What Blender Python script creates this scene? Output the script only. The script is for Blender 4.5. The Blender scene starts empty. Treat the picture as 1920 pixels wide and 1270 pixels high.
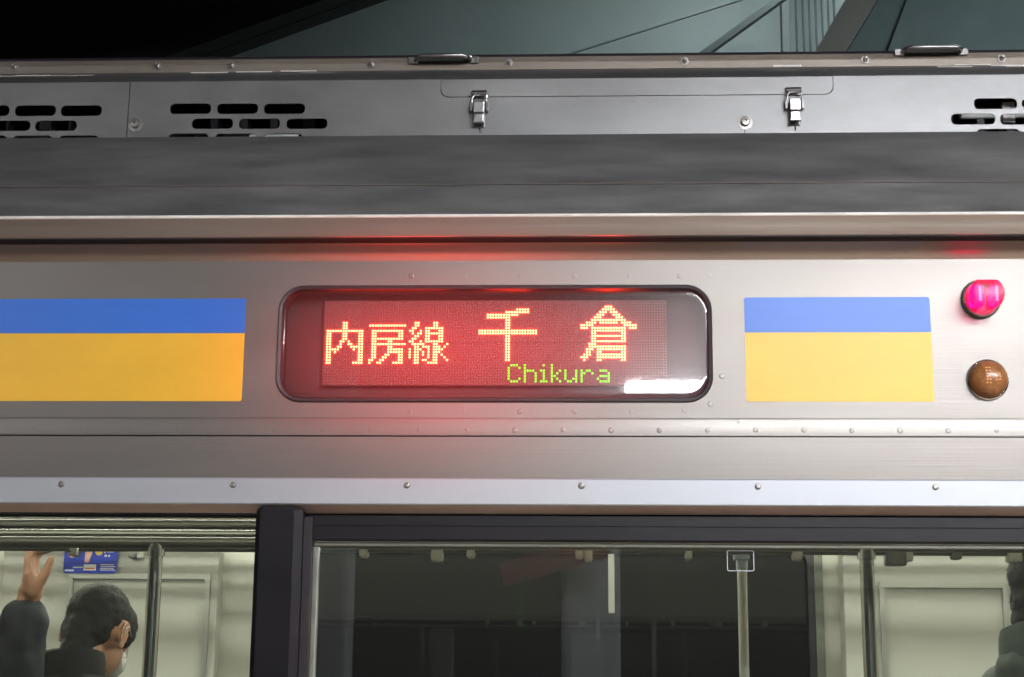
import bpy, bmesh, math, random
from mathutils import Vector, Matrix, noise
from mathutils.geometry import tessellate_polygon
random.seed(7)
R = math.radians
scene = bpy.context.scene
C = scene.collection

# ------------------------------------------------------------------ camera
CAM_D, CAM_Z, FOC = 2.32, 1.58, 2900.0          # metres to the body side, height above platform, focal length in photo pixels
PITCH, YAW, ROLL = R(12.2567), R(2.5958), R(-0.4926)
ROT = (Matrix.Rotation(YAW, 3, 'Z') @ Matrix.Rotation(PITCH, 3, 'X') @ Matrix.Rotation(ROLL, 3, 'Y'))
cam_data = bpy.data.cameras.new('camera')
cam = bpy.data.objects.new('camera', cam_data)
C.objects.link(cam)
cam_data.sensor_fit = 'HORIZONTAL'
cam_data.sensor_width = 36.0
cam_data.lens = 36.0 * FOC / 1920.0
cam_data.clip_start = 0.02
cam_data.clip_end = 300
cam.matrix_world = Matrix.Translation((0, -CAM_D, CAM_Z)) @ (ROT @ Matrix.Rotation(R(90), 3, 'X')).to_4x4()
scene.camera = cam

# ------------------------------------------------------------------ world, exposure
world = bpy.data.worlds.new('World')
scene.world = world
world.use_nodes = True
bg = world.node_tree.nodes['Background']
bg.inputs['Color'].default_value = (0.35, 0.45, 0.5, 1)
bg.inputs['Strength'].default_value = 0.004
scene.view_settings.view_transform = 'Standard'
scene.view_settings.look = 'None'
scene.view_settings.gamma = 1
scene.view_settings.exposure = 0
cy = scene.cycles
cy.use_denoising = True
cy.max_bounces = 7
cy.diffuse_bounces = 3
cy.glossy_bounces = 4
cy.transparent_max_bounces = 12
cy.volume_bounces = 0
cy.caustics_reflective = False
cy.caustics_refractive = False
cy.sample_clamp_indirect = 6

TUBE = 182.0          # platform fluorescent tubes
CABIN = 42.0         # lamps inside the car
LED = 60.0          # red dots of the display
HAZE = 0.0


def at(px, py, y=0.0):
    d = ROT @ Vector(((px - 960) / FOC, 1.0, -(py - 635) / FOC))
    t = (CAM_D + y) / d.y
    return Vector((d.x * t, y, CAM_Z + d.z * t))


def Z(py, y=0.0, px=960):
    return at(px, py, y).z


def X(px, py=640, y=0.0):
    return at(px, py, y).x


# ------------------------------------------------------------------ materials
def nt(m):
    return m.node_tree.nodes, m.node_tree.links


def base_mat(name):
    m = bpy.data.materials.new(name)
    m.use_nodes = True
    return m, m.node_tree.nodes['Principled BSDF']


def pmat(name, col, rough=0.5, metal=0.0, var=0.0, vscale=(6, 6, 6), bump=0.0, bscale=(40, 40, 40), rvar=0.0, spec=None, coat=0.0):
    m, b = base_mat(name)
    n, l = nt(m)
    b.inputs['Base Color'].default_value = (*col, 1)
    b.inputs['Roughness'].default_value = rough
    b.inputs['Metallic'].default_value = metal
    if spec is not None:
        b.inputs['Specular IOR Level'].default_value = spec
    if coat:
        b.inputs['Coat Weight'].default_value = coat
        b.inputs['Coat Roughness'].default_value = 0.15
    if var or rvar or bump:
        tc = n.new('ShaderNodeTexCoord')
    if var or rvar:
        mp = n.new('ShaderNodeMapping')
        mp.inputs['Scale'].default_value = vscale
        l.new(tc.outputs['Object'], mp.inputs['Vector'])
        nz = n.new('ShaderNodeTexNoise')
        nz.inputs['Scale'].default_value = 1.0
        nz.inputs['Detail'].default_value = 6
        nz.inputs['Roughness'].default_value = 0.62
        l.new(mp.outputs[0], nz.inputs['Vector'])
        if var:
            mr = n.new('ShaderNodeMapRange')
            mr.inputs['From Min'].default_value = 0.28
            mr.inputs['From Max'].default_value = 0.72
            mr.inputs['To Min'].default_value = 1 - var
            mr.inputs['To Max'].default_value = 1 + var * 0.6
            l.new(nz.outputs['Fac'], mr.inputs['Value'])
            mx = n.new('ShaderNodeVectorMath')
            mx.operation = 'SCALE'
            mx.inputs[0].default_value = col
            l.new(mr.outputs[0], mx.inputs['Scale'])
            l.new(mx.outputs[0], b.inputs['Base Color'])
        if rvar:
            mr2 = n.new('ShaderNodeMapRange')
            mr2.inputs['From Min'].default_value = 0.3
            mr2.inputs['From Max'].default_value = 0.7
            mr2.inputs['To Min'].default_value = rough - rvar
            mr2.inputs['To Max'].default_value = rough + rvar
            l.new(nz.outputs['Fac'], mr2.inputs['Value'])
            l.new(mr2.outputs[0], b.inputs['Roughness'])
    if bump:
        mp2 = n.new('ShaderNodeMapping')
        mp2.inputs['Scale'].default_value = bscale
        l.new(tc.outputs['Object'], mp2.inputs['Vector'])
        nb = n.new('ShaderNodeTexNoise')
        nb.inputs['Scale'].default_value = 1.0
        nb.inputs['Detail'].default_value = 3
        l.new(mp2.outputs[0], nb.inputs['Vector'])
        bp = n.new('ShaderNodeBump')
        bp.inputs['Strength'].default_value = bump
        bp.inputs['Distance'].default_value = 0.002
        l.new(nb.outputs['Fac'], bp.inputs['Height'])
        l.new(bp.outputs[0], b.inputs['Normal'])
    return m


def emat(name, col, strength):
    m, b = base_mat(name)
    b.inputs['Base Color'].default_value = (0.02, 0.02, 0.02, 1)
    b.inputs['Emission Color'].default_value = (*col, 1)
    b.inputs['Emission Strength'].default_value = strength
    return m


def glass_mat(name, tint, rough=0.0, haze=0.0, haze_rough=0.25, dust=0.0):
    """thin clear sheet: fresnel mix of see-through and mirror, with a dusty sheen"""
    m = bpy.data.materials.new(name)
    m.use_nodes = True
    n, l = nt(m)
    n.remove(n['Principled BSDF'])
    out = n['Material Output']
    tr = n.new('ShaderNodeBsdfTransparent')
    tr.inputs['Color'].default_value = (*tint, 1)
    gl = n.new('ShaderNodeBsdfAnisotropic')
    gl.inputs['Roughness'].default_value = rough
    fr = n.new('ShaderNodeFresnel')
    fr.inputs['IOR'].default_value = 1.5
    mix = n.new('ShaderNodeMixShader')
    l.new(fr.outputs[0], mix.inputs[0])
    l.new(tr.outputs[0], mix.inputs[1])
    l.new(gl.outputs[0], mix.inputs[2])
    last = mix
    if haze:
        g2 = n.new('ShaderNodeBsdfAnisotropic')
        g2.inputs['Roughness'].default_value = haze_rough
        mx = n.new('ShaderNodeMixShader')
        mx.inputs[0].default_value = haze
        l.new(last.outputs[0], mx.inputs[1])
        l.new(g2.outputs[0], mx.inputs[2])
        last = mx
    if dust:
        df = n.new('ShaderNodeBsdfDiffuse')
        df.inputs['Color'].default_value = (0.5, 0.5, 0.5, 1)
        mx = n.new('ShaderNodeMixShader')
        mx.inputs[0].default_value = dust
        l.new(last.outputs[0], mx.inputs[1])
        l.new(df.outputs[0], mx.inputs[2])
        last = mx
    l.new(last.outputs[0], out.inputs['Surface'])
    return m


M = {}
BR = (3, 400, 400)          # brushed along the car
M['steel'] = pmat('satin_stainless_steel', (0.215, 0.200, 0.188), 0.44, 0.80, 0.10, (1.2, 9, 9), 0.10, BR, 0.05)
M['steel_strip'] = pmat('stainless_overlap_strip', (0.222, 0.210, 0.198), 0.40, 0.80, 0.08, (1.5, 9, 9), 0.08, BR, 0.05)
M['gutter'] = pmat('stainless_gutter', (0.36, 0.31, 0.275), 0.38, 0.85, 0.10, (1.5, 12, 12), 0.06, BR, 0.05)
M['rim'] = pmat('highlight_white_rim', (0.85, 0.83, 0.80), 0.35, 0.1, 0.25, (9, 60, 60), 0.2, (30, 90, 90))  # near-white base paints the bright highlight lines into the colour
M['roof_dirty'] = pmat('dusty_stainless_roof', (0.22, 0.217, 0.222), 0.5, 0.6, 0.32, (5.5, 30, 22), 0.12, (20, 180, 180), 0.08)
M['fairing'] = pmat('stainless_roof_fairing', (0.225, 0.228, 0.235), 0.42, 0.80, 0.20, (5, 5, 9), 0.10, (14, 90, 90), 0.06)
M['ledge'] = pmat('weathered_roof_rail', (0.20, 0.175, 0.15), 0.5, 0.45, 0.22, (4, 20, 20), 0.1, (20, 80, 80), 0.05)
M['alu'] = pmat('anodised_aluminium_strip', (0.42, 0.445, 0.49), 0.48, 0.45, 0.04, (2, 12, 12), 0.05, BR, 0.03)
M['sill'] = pmat('stainless_window_head', (0.80, 0.63, 0.53), 0.4, 0.7, 0.12, (3, 12, 12), 0.06, BR, 0.04)
M['chrome'] = pmat('polished_chrome_pipe', (0.66, 0.66, 0.62), 0.16, 1.0, 0.05, (6, 6, 6))
M['dull_pipe'] = pmat('dull_steel_pipe', (0.30, 0.295, 0.27), 0.3, 0.9, 0.1, (6, 20, 20))
M['bolt'] = pmat('dull_bolt_steel', (0.34, 0.33, 0.32), 0.36, 0.9, 0.25, (90, 90, 90))
M['latch'] = pmat('latch_steel', (0.30, 0.30, 0.31), 0.3, 1.0, 0.3, (70, 70, 70))
M['black'] = pmat('black_recess', (0.006, 0.006, 0.006), 0.8)
M['dark'] = pmat('dark_window_frame', (0.008, 0.0075, 0.010), 0.45, 0.0, 0.2, (4, 4, 8), 0.05, (60, 60, 60), 0.06, 0.22)
M['rubber'] = pmat('dark_rubber_gasket', (0.02, 0.016, 0.02), 0.45, 0.0, 0.1, (30, 30, 30))
M['seal'] = pmat('pale_glazing_seal', (0.17, 0.18, 0.15), 0.4, 0.0, 0.25, (9, 9, 30))
M['blue'] = pmat('blue_vinyl_stripe', (0.028, 0.15, 0.62), 0.42, 0.0, 0.07, (5, 5, 11), spec=0.6)
M['yellow'] = pmat('yellow_vinyl_stripe', (0.80, 0.46, 0.030), 0.42, 0.0, 0.07, (5, 5, 11), spec=0.6)
M['board'] = pmat('led_board', (0.075, 0.066, 0.062), 0.6, 0.0, 0.15, (40, 40, 40))
M['dead_led'] = pmat('unlit_led_lens', (0.095, 0.08, 0.072), 0.35)
M['cavity'] = pmat('display_box_lining', (0.026, 0.022, 0.023), 0.6, 0.0, 0.2, (6, 6, 6))
M['led_red'] = emat('lit_red_led', (1.0, 2.0 / LED, 0.75 / LED), LED)
M['led_green'] = emat('lit_green_led', (0.13, 1.0, 0.004), 1.9)
M['cover'] = glass_mat('display_cover', (0.96, 0.95, 0.96), 0.030, 0.028, 0.18, 0.013)
M['glass'] = glass_mat('train_window', (0.91, 0.935, 0.90), 0.004, 0.0, 0.2, 0.010)
M['night_glass'] = glass_mat('dark_tinted_window', (0.06, 0.115, 0.09), 0.01, 0.0, 0.2, 0.014)
M['cream'] = pmat('cream_wall_lining', (0.55, 0.545, 0.48), 0.34, 0.0, 0.05, (2, 2, 3))
M['cream2'] = pmat('grey_cream_door_lining', (0.525, 0.522, 0.465), 0.30, 0.0, 0.05, (2, 2, 3))
M['greyframe'] = pmat('brushed_inner_frame', (0.50, 0.51, 0.47), 0.3, 0.7, 0.06, (4, 4, 4))
M['white_plastic'] = pmat('white_plastic', (0.66, 0.66, 0.58), 0.35, 0.0, 0.05, (20, 20, 20))
M['grey_plastic'] = pmat('grey_plastic', (0.22, 0.23, 0.21), 0.4, 0.0, 0.1, (20, 20, 20))
M['cabin_floor'] = pmat('cabin_floor', (0.20, 0.20, 0.19), 0.5, 0.0, 0.2, (4, 4, 4))
M['tube'] = emat('fluorescent_tube', (0.97, 0.98, 1.0), TUBE)
M['far_tube'] = emat('far_fluorescent_tube', (0.97, 0.98, 1.0), TUBE * 0.42)
M['cabin_tube'] = emat('cabin_tube', (1.0, 0.985, 0.90), CABIN)
M['housing'] = pmat('white_lamp_housing', (0.7, 0.7, 0.68), 0.5)
M['platform'] = pmat('brown_platform_paving', (0.50, 0.37, 0.28), 0.6, 0.0, 0.25, (2, 2, 2), 0.2, (60, 60, 60))
M['ceiling'] = pmat('platform_ceiling', (0.36, 0.34, 0.31), 0.6, 0.0, 0.15, (0.7, 0.7, 0.7))
M['ballast'] = pmat('dark_track_bed', (0.06, 0.055, 0.05), 0.9, 0.0, 0.5, (9, 9, 9), 0.5, (50, 50, 50))
M['teal'] = pmat('teal_grey_cladding', (0.27, 0.36, 0.35), 0.6, 0.0, 0.16, (0.8, 0.8, 0.5))
M['black_steel'] = pmat('black_painted_girder', (0.016, 0.016, 0.016), 0.55, 0.0, 0.4, (1.5, 1.5, 1.5))
M['green_steel'] = pmat('dark_green_girder', (0.08, 0.15, 0.152), 0.55, 0.0, 0.35, (1.2, 1.2, 1.2))
M['green_steel2'] = pmat('grey_green_flange', (0.14, 0.16, 0.14), 0.5, 0.0, 0.3, (1.2, 1.2, 1.2))
M['pipe_teal'] = pmat('teal_pipe', (0.06, 0.095, 0.092), 0.5, 0.0, 0.2, (2, 2, 2))
M['skin'] = pmat('skin', (0.50, 0.27, 0.17), 0.5, 0.0, 0.12, (30, 30, 30), 0.1, (200, 200, 200))
M['hair'] = pmat('black_hair', (0.010, 0.0095, 0.008), 0.75, 0.0, 0.5, (60, 60, 60), 0.6, (250, 250, 80))
M['jacket'] = pmat('black_jacket', (0.012, 0.013, 0.012), 0.75, 0.0, 0.15, (14, 14, 14), 0.5, (60, 60, 60))
M['navy'] = pmat('navy_padded_coat', (0.010, 0.013, 0.019), 0.7, 0.0, 0.15, (14, 14, 14), 0.5, (50, 50, 50))
M['green_coat'] = pmat('dark_green_coat', (0.045, 0.062, 0.050), 0.7, 0.0, 0.3, (14, 14, 14), 0.5, (60, 60, 60))
M['mask'] = pmat('white_face_mask', (0.72, 0.72, 0.70), 0.7)
M['magenta_led'] = emat('magenta_marker_led', (1.0, 0.0, 0.14), 4.0)
M['magenta_hot'] = emat('pale_marker_led_core', (1.0, 0.34, 0.62), 2.6)
M['red_lens'] = glass_mat('red_marker_lens', (1.0, 0.42, 0.62), 0.32, 0.0, 0.3, 0.01)
M['amber_lens'] = pmat('amber_smoked_lens', (0.28, 0.115, 0.04), 0.26, 0.0, 0.35, (120, 120, 120), coat=0.12)
M['amber_led'] = pmat('amber_led', (0.55, 0.20, 0.02), 0.35)
M['card_blue'] = pmat('blue_card', (0.02, 0.045, 0.42), 0.35)
M['card_white'] = pmat('white_print', (0.75, 0.75, 0.72), 0.4)
M['card_pink'] = pmat('pink_print', (0.72, 0.42, 0.30), 0.4)
M['card_gold'] = pmat('yellow_print', (0.72, 0.55, 0.10), 0.4)
M['card_navy'] = pmat('navy_print', (0.015, 0.02, 0.06), 0.4)
M['card_red'] = pmat('red_print', (0.6, 0.12, 0.06), 0.4)
M['red_board'] = pmat('red_reflection_paint', (0.22, 0.03, 0.035), 0.6)
M['pale_post'] = pmat('pale_blue_post', (0.42, 0.47, 0.52), 0.5, 0.0, 0.1, (2, 2, 2))
M['green_glint'] = emat('green_glint_glow', (0.25, 0.8, 0.4), 1.6)  # emission paints the green glint of a distant upright
M['faint_cable'] = pmat('grey_teal_cable', (0.17, 0.23, 0.225), 0.6)
M['pipe_lag'] = pmat('white_pipe_lagging', (0.6, 0.62, 0.62), 0.5, 0.0, 0.2, (20, 20, 20))


# ------------------------------------------------------------------ mesh helpers
def obj(name, bm, mat, parent=None, smooth=False, angle=35):
    me = bpy.data.meshes.new(name)
    bmesh.ops.recalc_face_normals(bm, faces=bm.faces[:])
    bm.to_mesh(me)
    bm.free()
    mats = mat if isinstance(mat, (list, tuple)) else [mat]
    for mm in mats:
        me.materials.append(mm)
    if smooth:
        me.shade_smooth()
        me.set_sharp_from_angle(angle=R(angle))
    o = bpy.data.objects.new(name, me)
    C.objects.link(o)
    if parent:
        o.parent = parent
    return o


def copy_obj(o, parent, loc):
    c = o.copy()
    C.objects.link(c)
    c.parent = parent
    c.location = loc
    return c


def empty(name, loc=(0, 0, 0), rz=0):
    o = bpy.data.objects.new(name, None)
    o.empty_display_size = 0.1
    C.objects.link(o)
    o.location = loc
    o.rotation_euler = (0, 0, rz)
    return o


def tag(o, label=None, cat=None, group=None, kind=None):
    if label:
        o['label'] = label
    if cat:
        o['category'] = cat
    if group:
        o['group'] = group
    if kind:
        o['kind'] = kind
    return o


def add_box(bm, x0, x1, y0, y1, z0, z1, bevel=0.0, seg=2, mtx=None):
    vs = [bm.verts.new((x, y, z)) for x in (x0, x1) for y in (y0, y1) for z in (z0, z1)]
    idx = [(0, 1, 3, 2), (4, 6, 7, 5), (0, 4, 5, 1), (2, 3, 7, 6), (0, 2, 6, 4), (1, 5, 7, 3)]
    fs = [bm.faces.new([vs[i] for i in f]) for f in idx]
    if bevel:
        es = list({e for f in fs for e in f.edges})
        r = bmesh.ops.bevel(bm, geom=es, offset=bevel, segments=seg, profile=0.5, affect='EDGES')
        vs = list({v for f in r['faces'] for v in f.verts} | {v for v in vs if v.is_valid})
    if mtx is not None:
        for v in vs:
            if v.is_valid:
                v.co = mtx @ v.co
    return vs


def box_bm(*a, **k):
    bm = bmesh.new()
    add_box(bm, *a, **k)
    return bm


def add_tube(bm, pts, rad, n=12, cap=True):
    pts = [Vector(p) for p in pts]
    rads = rad if isinstance(rad, (list, tuple)) else [rad] * len(pts)
    rings = []
    ref = Vector((0, 0, 1))
    for i, p in enumerate(pts):
        t = (pts[min(i + 1, len(pts) - 1)] - pts[max(i - 1, 0)]).normalized()
        a = t.cross(ref)
        if a.length < 0.05:
            a = t.cross(Vector((1, 0, 0)))
        a.normalize()
        b = a.cross(t).normalized()
        rings.append([bm.verts.new(p + (a * math.cos(2 * math.pi * k / n) + b * math.sin(2 * math.pi * k / n)) * rads[i]) for k in range(n)])
    for r0, r1 in zip(rings, rings[1:]):
        for k in range(n):
            bm.faces.new((r0[k], r0[(k + 1) % n], r1[(k + 1) % n], r1[k]))
    if cap:
        bm.faces.new(rings[0])
        bm.faces.new(rings[-1])


def add_lathe(bm, prof, origin=(0, 0, 0), n=24):
    """profile of (radius, depth toward the platform) turned round an axis along -y"""
    o = Vector(origin)
    rings = []
    for r, h in prof:
        if r < 1e-6:
            rings.append([bm.verts.new(o + Vector((0, -h, 0)))])
        else:
            rings.append([bm.verts.new(o + Vector((r * math.cos(2 * math.pi * k / n), -h, r * math.sin(2 * math.pi * k / n)))) for k in range(n)])
    for a, b in zip(rings, rings[1:]):
        for k in range(n):
            k2 = (k + 1) % n
            if len(a) == 1 and len(b) > 1:
                bm.faces.new((a[0], b[k], b[k2]))
            elif len(b) == 1 and len(a) > 1:
                bm.faces.new((a[k], a[k2], b[0]))
            elif len(a) > 1:
                bm.faces.new((a[k], a[k2], b[k2], b[k]))


def rrect(x0, x1, z0, z1, r, n=8):
    pts = []
    for cx, cz, a0 in ((x1 - r, z1 - r, 0), (x0 + r, z1 - r, 90), (x0 + r, z0 + r, 180), (x1 - r, z0 + r, 270)):
        for k in range(n + 1):
            a = R(a0 + 90 * k / n)
            pts.append((cx + r * math.cos(a), cz + r * math.sin(a)))
    return pts


def add_plate(bm, outer, holes, fn_front, fn_back):
    """polygon with holes in (u, v); the two functions place its front and back sheets"""
    loops = [outer] + list(holes)
    tris = tessellate_polygon([[Vector((u, v, 0)) for u, v in lp] for lp in loops])
    fv, bv = [], []
    for lp in loops:
        for u, v in lp:
            fv.append(bm.verts.new(fn_front(u, v)))
            bv.append(bm.verts.new(fn_back(u, v)))
    for t in tris:
        try:
            bm.faces.new([fv[i] for i in t])
            bm.faces.new([bv[i] for i in reversed(t)])
        except ValueError:
            pass
    k = 0
    for lp in loops:
        m = len(lp)
        for i in range(m):
            a, b = k + i, k + (i + 1) % m
            bm.faces.new((fv[a], fv[b], bv[b], bv[a]))
        k += m


def flat_plate(bm, outer, holes, y0, y1):
    add_plate(bm, outer, holes, lambda u, v: (u, y0, v), lambda u, v: (u, y1, v))


def extrude_profile(bm, prof, x0, x1, nx=1):
    """closed (y, z) profile run along the car"""
    rings = []
    for i in range(nx + 1):
        x = x0 + (x1 - x0) * i / nx
        rings.append([bm.verts.new((x, y, z)) for y, z in prof])
    m = len(prof)
    for a, b in zip(rings, rings[1:]):
        for k in range(m):
            bm.faces.new((a[k], a[(k + 1) % m], b[(k + 1) % m], b[k]))
    bm.faces.new(rings[0])
    bm.faces.new(rings[-1])


def strip(pts, th=0.004):
    """thicken an open (y, z) profile inward (to +y)"""
    return pts + [(y + th, z) for y, z in reversed(pts)]


XL, XR = -2.4, 2.4

# ================================================================== the setting
bm = box_bm(-9, 9, -7.5, -0.12, -0.25, 0.0)
tag(obj('platform', bm, M['platform']), kind='structure')
bm = box_bm(-14, 14, -30, 30, -1.3, -1.1)
tag(obj('ground', bm, M['ballast']), kind='structure')
bm = box_bm(-9, 9, -7.5, -0.9, 3.25, 3.35)
tag(obj('platform_ceiling', bm, M['ceiling']), kind='structure')


def platform_lamp(x, y, z, L, label, n=2, rad=0.017, tube='tube'):
    t = empty('platform_lamp', (x, y, z))
    tag(t, label, 'lamp', 'fluorescent lamps under the platform roof')
    b = bmesh.new()
    add_box(b, -L / 2, L / 2, -0.06, 0.06, 0.03, 0.09, bevel=0.01)
    obj('housing', b, M['housing'], t)
    for k in range(n):
        yy = (k - (n - 1) / 2) * 0.07
        b = bmesh.new()
        add_tube(b, [(-L / 2 + 0.01, yy, 0), (L / 2 - 0.01, yy, 0)], rad, 10)
        obj('tube', b, M[tube], t, True)
    return t


platform_lamp(0.86, -5.0, 2.926, 1.30, 'single lamp mirrored as a white bar in the display glass', 1, 0.028)
for x, y, w_ in ((1.0, -2.5, 'first'), (2.3, -2.5, 'second'), (3.6, -2.5, 'third')):
    platform_lamp(x, y, 2.95, 1.24, w_ + ' twin tube lamp over the platform edge, counted from the display')
platform_lamp(2.6, -5.0, 2.95, 1.24, 'twin tube lamp on the back of the platform roof')
platform_lamp(-2.6, -3.2, 2.95, 0.62, 'short single tube lamp added to brighten the dim end of the platform', 1)  # added lamp, evens out the dim left side of the car

# station building behind the train
WY = 7.0
tag(obj('station_wall', box_bm(-9, 9, WY, WY + 0.3, -1.1, 7.5), M['teal']),
    'teal grey station wall seen above the train roof', 'wall')


def beam_between(name, p0, p1, w, d, mat):
    """a square bar from p0 to p1, w across the picture and d deep"""
    p0, p1 = Vector(p0), Vector(p1)
    t = (p1 - p0)
    L = t.length
    t.normalize()
    side = t.cross(Vector((0, 1, 0))).normalized()
    m = Matrix((side, Vector((0, 1, 0)), t)).transposed().to_4x4()
    b = bmesh.new()
    add_box(b, -w / 2, w / 2, -d / 2, d / 2, 0, L, bevel=min(w, d) * 0.08)
    bmesh.ops.transform(b, matrix=Matrix.Translation(p0) @ m, verts=b.verts[:])
    return obj(name, b, mat)


# black girder, top corner
gy = 4.0
a, b_ = at(405, 107, gy), at(712, -4, gy)
d = (b_ - a).normalized()
nrm = Vector((-d.z, 0, d.x))
a0, b0 = a - d * 2.5, b_ + d * 2.2
W_ = 2.6
g = empty('roof_girder', a)
tag(g, 'black sloping roof girder filling the corner above the left vents', 'girder')
bm = bmesh.new()
vs = [a0, b0, b0 + nrm * W_, a0 + nrm * W_]
add_plate(bm, [(v.x - a.x, v.z - a.z) for v in vs], [], lambda u, v: (u, -0.05, v), lambda u, v: (u, 0.05, v))
obj('web_plate', bm, M['black_steel'], g)
bm = bmesh.new()
o_ = nrm * 0.10
vs = [a0 + nrm * 0.002, b0 + nrm * 0.002, b0 + o_, a0 + o_]
add_plate(bm, [(v.x - a.x, v.z - a.z) for v in vs], [], lambda u, v: (u, -0.16, v), lambda u, v: (u, -0.05, v))
obj('flange', bm, M['black_steel'], g)

# dark green girder, other corner
gy2 = 4.3
g = empty('roof_girder', at(1540, 92, gy2))
tag(g, 'dark green slanted roof girder above the right grab handle', 'girder')
c0 = at(1540, 92, gy2)
bm = bmesh.new()
q = [at(1505, 145, gy2), at(1612, -40, gy2), at(2300, -40, gy2), at(2300, 145, gy2)]
add_plate(bm, [(v.x - c0.x, v.z - c0.z) for v in q], [], lambda u, v: (u, 0.0, v), lambda u, v: (u, 0.08, v))
obj('web_plate', bm, M['green_steel'], g)
bm = bmesh.new()
q = [at(1504, 145, gy2), at(1611, -40, gy2), at(1672, -40, gy2), at(1560, 145, gy2)]
add_plate(bm, [(v.x - c0.x, v.z - c0.z) for v in q], [], lambda u, v: (u, -0.10, v), lambda u, v: (u, -0.001, v))
obj('flange', bm, M['green_steel2'], g)
bm = bmesh.new()
q = [at(1645, 145, gy2), at(1715, -40, gy2), at(1735, -40, gy2), at(1668, 145, gy2)]
add_plate(bm, [(v.x - c0.x, v.z - c0.z) for v in q], [], lambda u, v: (u, -0.04, v), lambda u, v: (u, -0.001, v))
obj('stiffener', bm, M['green_steel'], g)

tag(beam_between('brace_bar', at(1290, 124, 6.0), at(1495, -24, 6.0), 0.040, 0.05, M['pipe_teal']),
    'thin dark diagonal brace bar in front of the teal wall', 'brace')
tag(beam_between('cable', at(1040, 110, 6.6), at(1420, -10, 6.6), 0.010, 0.02, M['faint_cable']),
    'faint thin cable sloping across the teal wall', 'cable')
tag(beam_between('wall_post', at(1474, 140, 6.7), at(1470, -60, 6.7), 0.05, 0.08, M['pipe_teal']),
    'upright grey green post left of the thin conduits', 'post')
for i, px in enumerate((1496, 1509, 1521, 1533, 1545, 1557, 1568)):
    p = at(px, 130, 6.85)
    bm = bmesh.new()
    add_tube(bm, [(0, 0, -1.0), (0, 0, 2.0)], 0.0075, 8)
    o = obj('conduit', bm, M['pipe_teal'], None, True)
    o.location = p
    tag(o, '%s thin upright conduit from the wall post' % ('first', 'second', 'third', 'fourth', 'fifth', 'sixth', 'seventh')[i],
        'conduit', 'thin conduits on the station wall')
platform_lamp(1.1, 5.3, 6.2, 1.24, 'twin tube lamp above the conduits of the far wall', tube='far_tube')
platform_lamp(2.5, 5.3, 6.2, 1.24, 'twin tube lamp above the dark green girder', tube='far_tube')

platform_lamp(2.3, 2.4, 4.9, 1.24, 'twin tube lamp added high over the train roof to light the green girder', tube='far_tube')  # unseen lamp added to lift the dark green girder

# ================================================================== the train
car = empty('train_car', (0, 0, 0))
tag(car, 'stainless steel commuter train carriage with blue and yellow stripes and a lit destination sign', 'train')

zt = Z
# ---- main side panel with the display opening
DX0, DX1 = X(520, 640), X(1336, 640)
DZ0, DZ1 = Z(755), Z(535)
bm = bmesh.new()
zA, zB = Z(786), Z(488)
flat_plate(bm, [(XL, zA), (XR, zA), (XR, zB), (XL, zB)], [rrect(DX0, DX1, DZ0, DZ1, 0.040, 10)], 0.0, 0.004)
obj('side_panel', bm, M['steel'], car)
# ---- overlap strip under it, with a bright folded top edge
bm = bmesh.new()
z0, z1 = Z(817.5), Z(784)
extrude_profile(bm, [(-0.0035, z0), (-0.0045, z1 - 0.004), (-0.0035, z1 - 0.001), (-0.0005, z1), (0.003, z1 - 0.002), (0.003, z0)], XL, XR)
obj('overlap_strip', bm, M['steel_strip'], car, True, 50)
# ---- lower panel
bm = bmesh.new()
extrude_profile(bm, strip([(0.001, Z(902)), (0.0, Z(860)), (0.0, Z(819.5))]), XL, XR)
obj('lower_panel', bm, M['steel'], car, True, 50)
# dark gap behind the seam
obj('seam_backing', box_bm(XL, XR, 0.006, 0.008, Z(900), Z(780)), M['black'], car)
# ---- aluminium strip with screws
bm = bmesh.new()
z0, z1 = Z(947.5, -0.014), Z(897, -0.014)
extrude_profile(bm, [(-0.012, z0), (-0.014, z0 + 0.002), (-0.0145, z1 - 0.002), (-0.0125, z1), (0.0005, z1 + 0.001), (0.0005, z0)], XL, XR)
alu = obj('aluminium_strip', bm, M['alu'], car, True, 40)
screw0 = None
for k in range(-1, 8):
    px = (115, 437, 763, 1090, 1421, 1754)[k] if 0 <= k <= 5 else 115 + 328 * k
    p = at(px, 910.5, -0.0145)
    p.z = Z(911, -0.0145)
    if screw0 is None:
        bm = bmesh.new()
        add_lathe(bm, [(0.0048, 0), (0.0048, 0.0008), (0.0036, 0.0022), (0.0018, 0.0026), (0.0015, 0.0012), (0, 0.0012)], n=14)
        screw0 = obj('screw', bm, M['bolt'], alu, True)
        screw0.location = p
    else:
        copy_obj(screw0, alu, p)
# ---- brown strip: underside of the aluminium, window head
bm = bmesh.new()
z0 = Z(964, 0.008)
extrude_profile(bm, [(0.010, z0), (-0.0118, Z(947.8, -0.0118)), (0.0, Z(947.8, -0.0118)), (0.018, z0)], XL, XR)
obj('window_head', bm, M['sill'], car)

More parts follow.
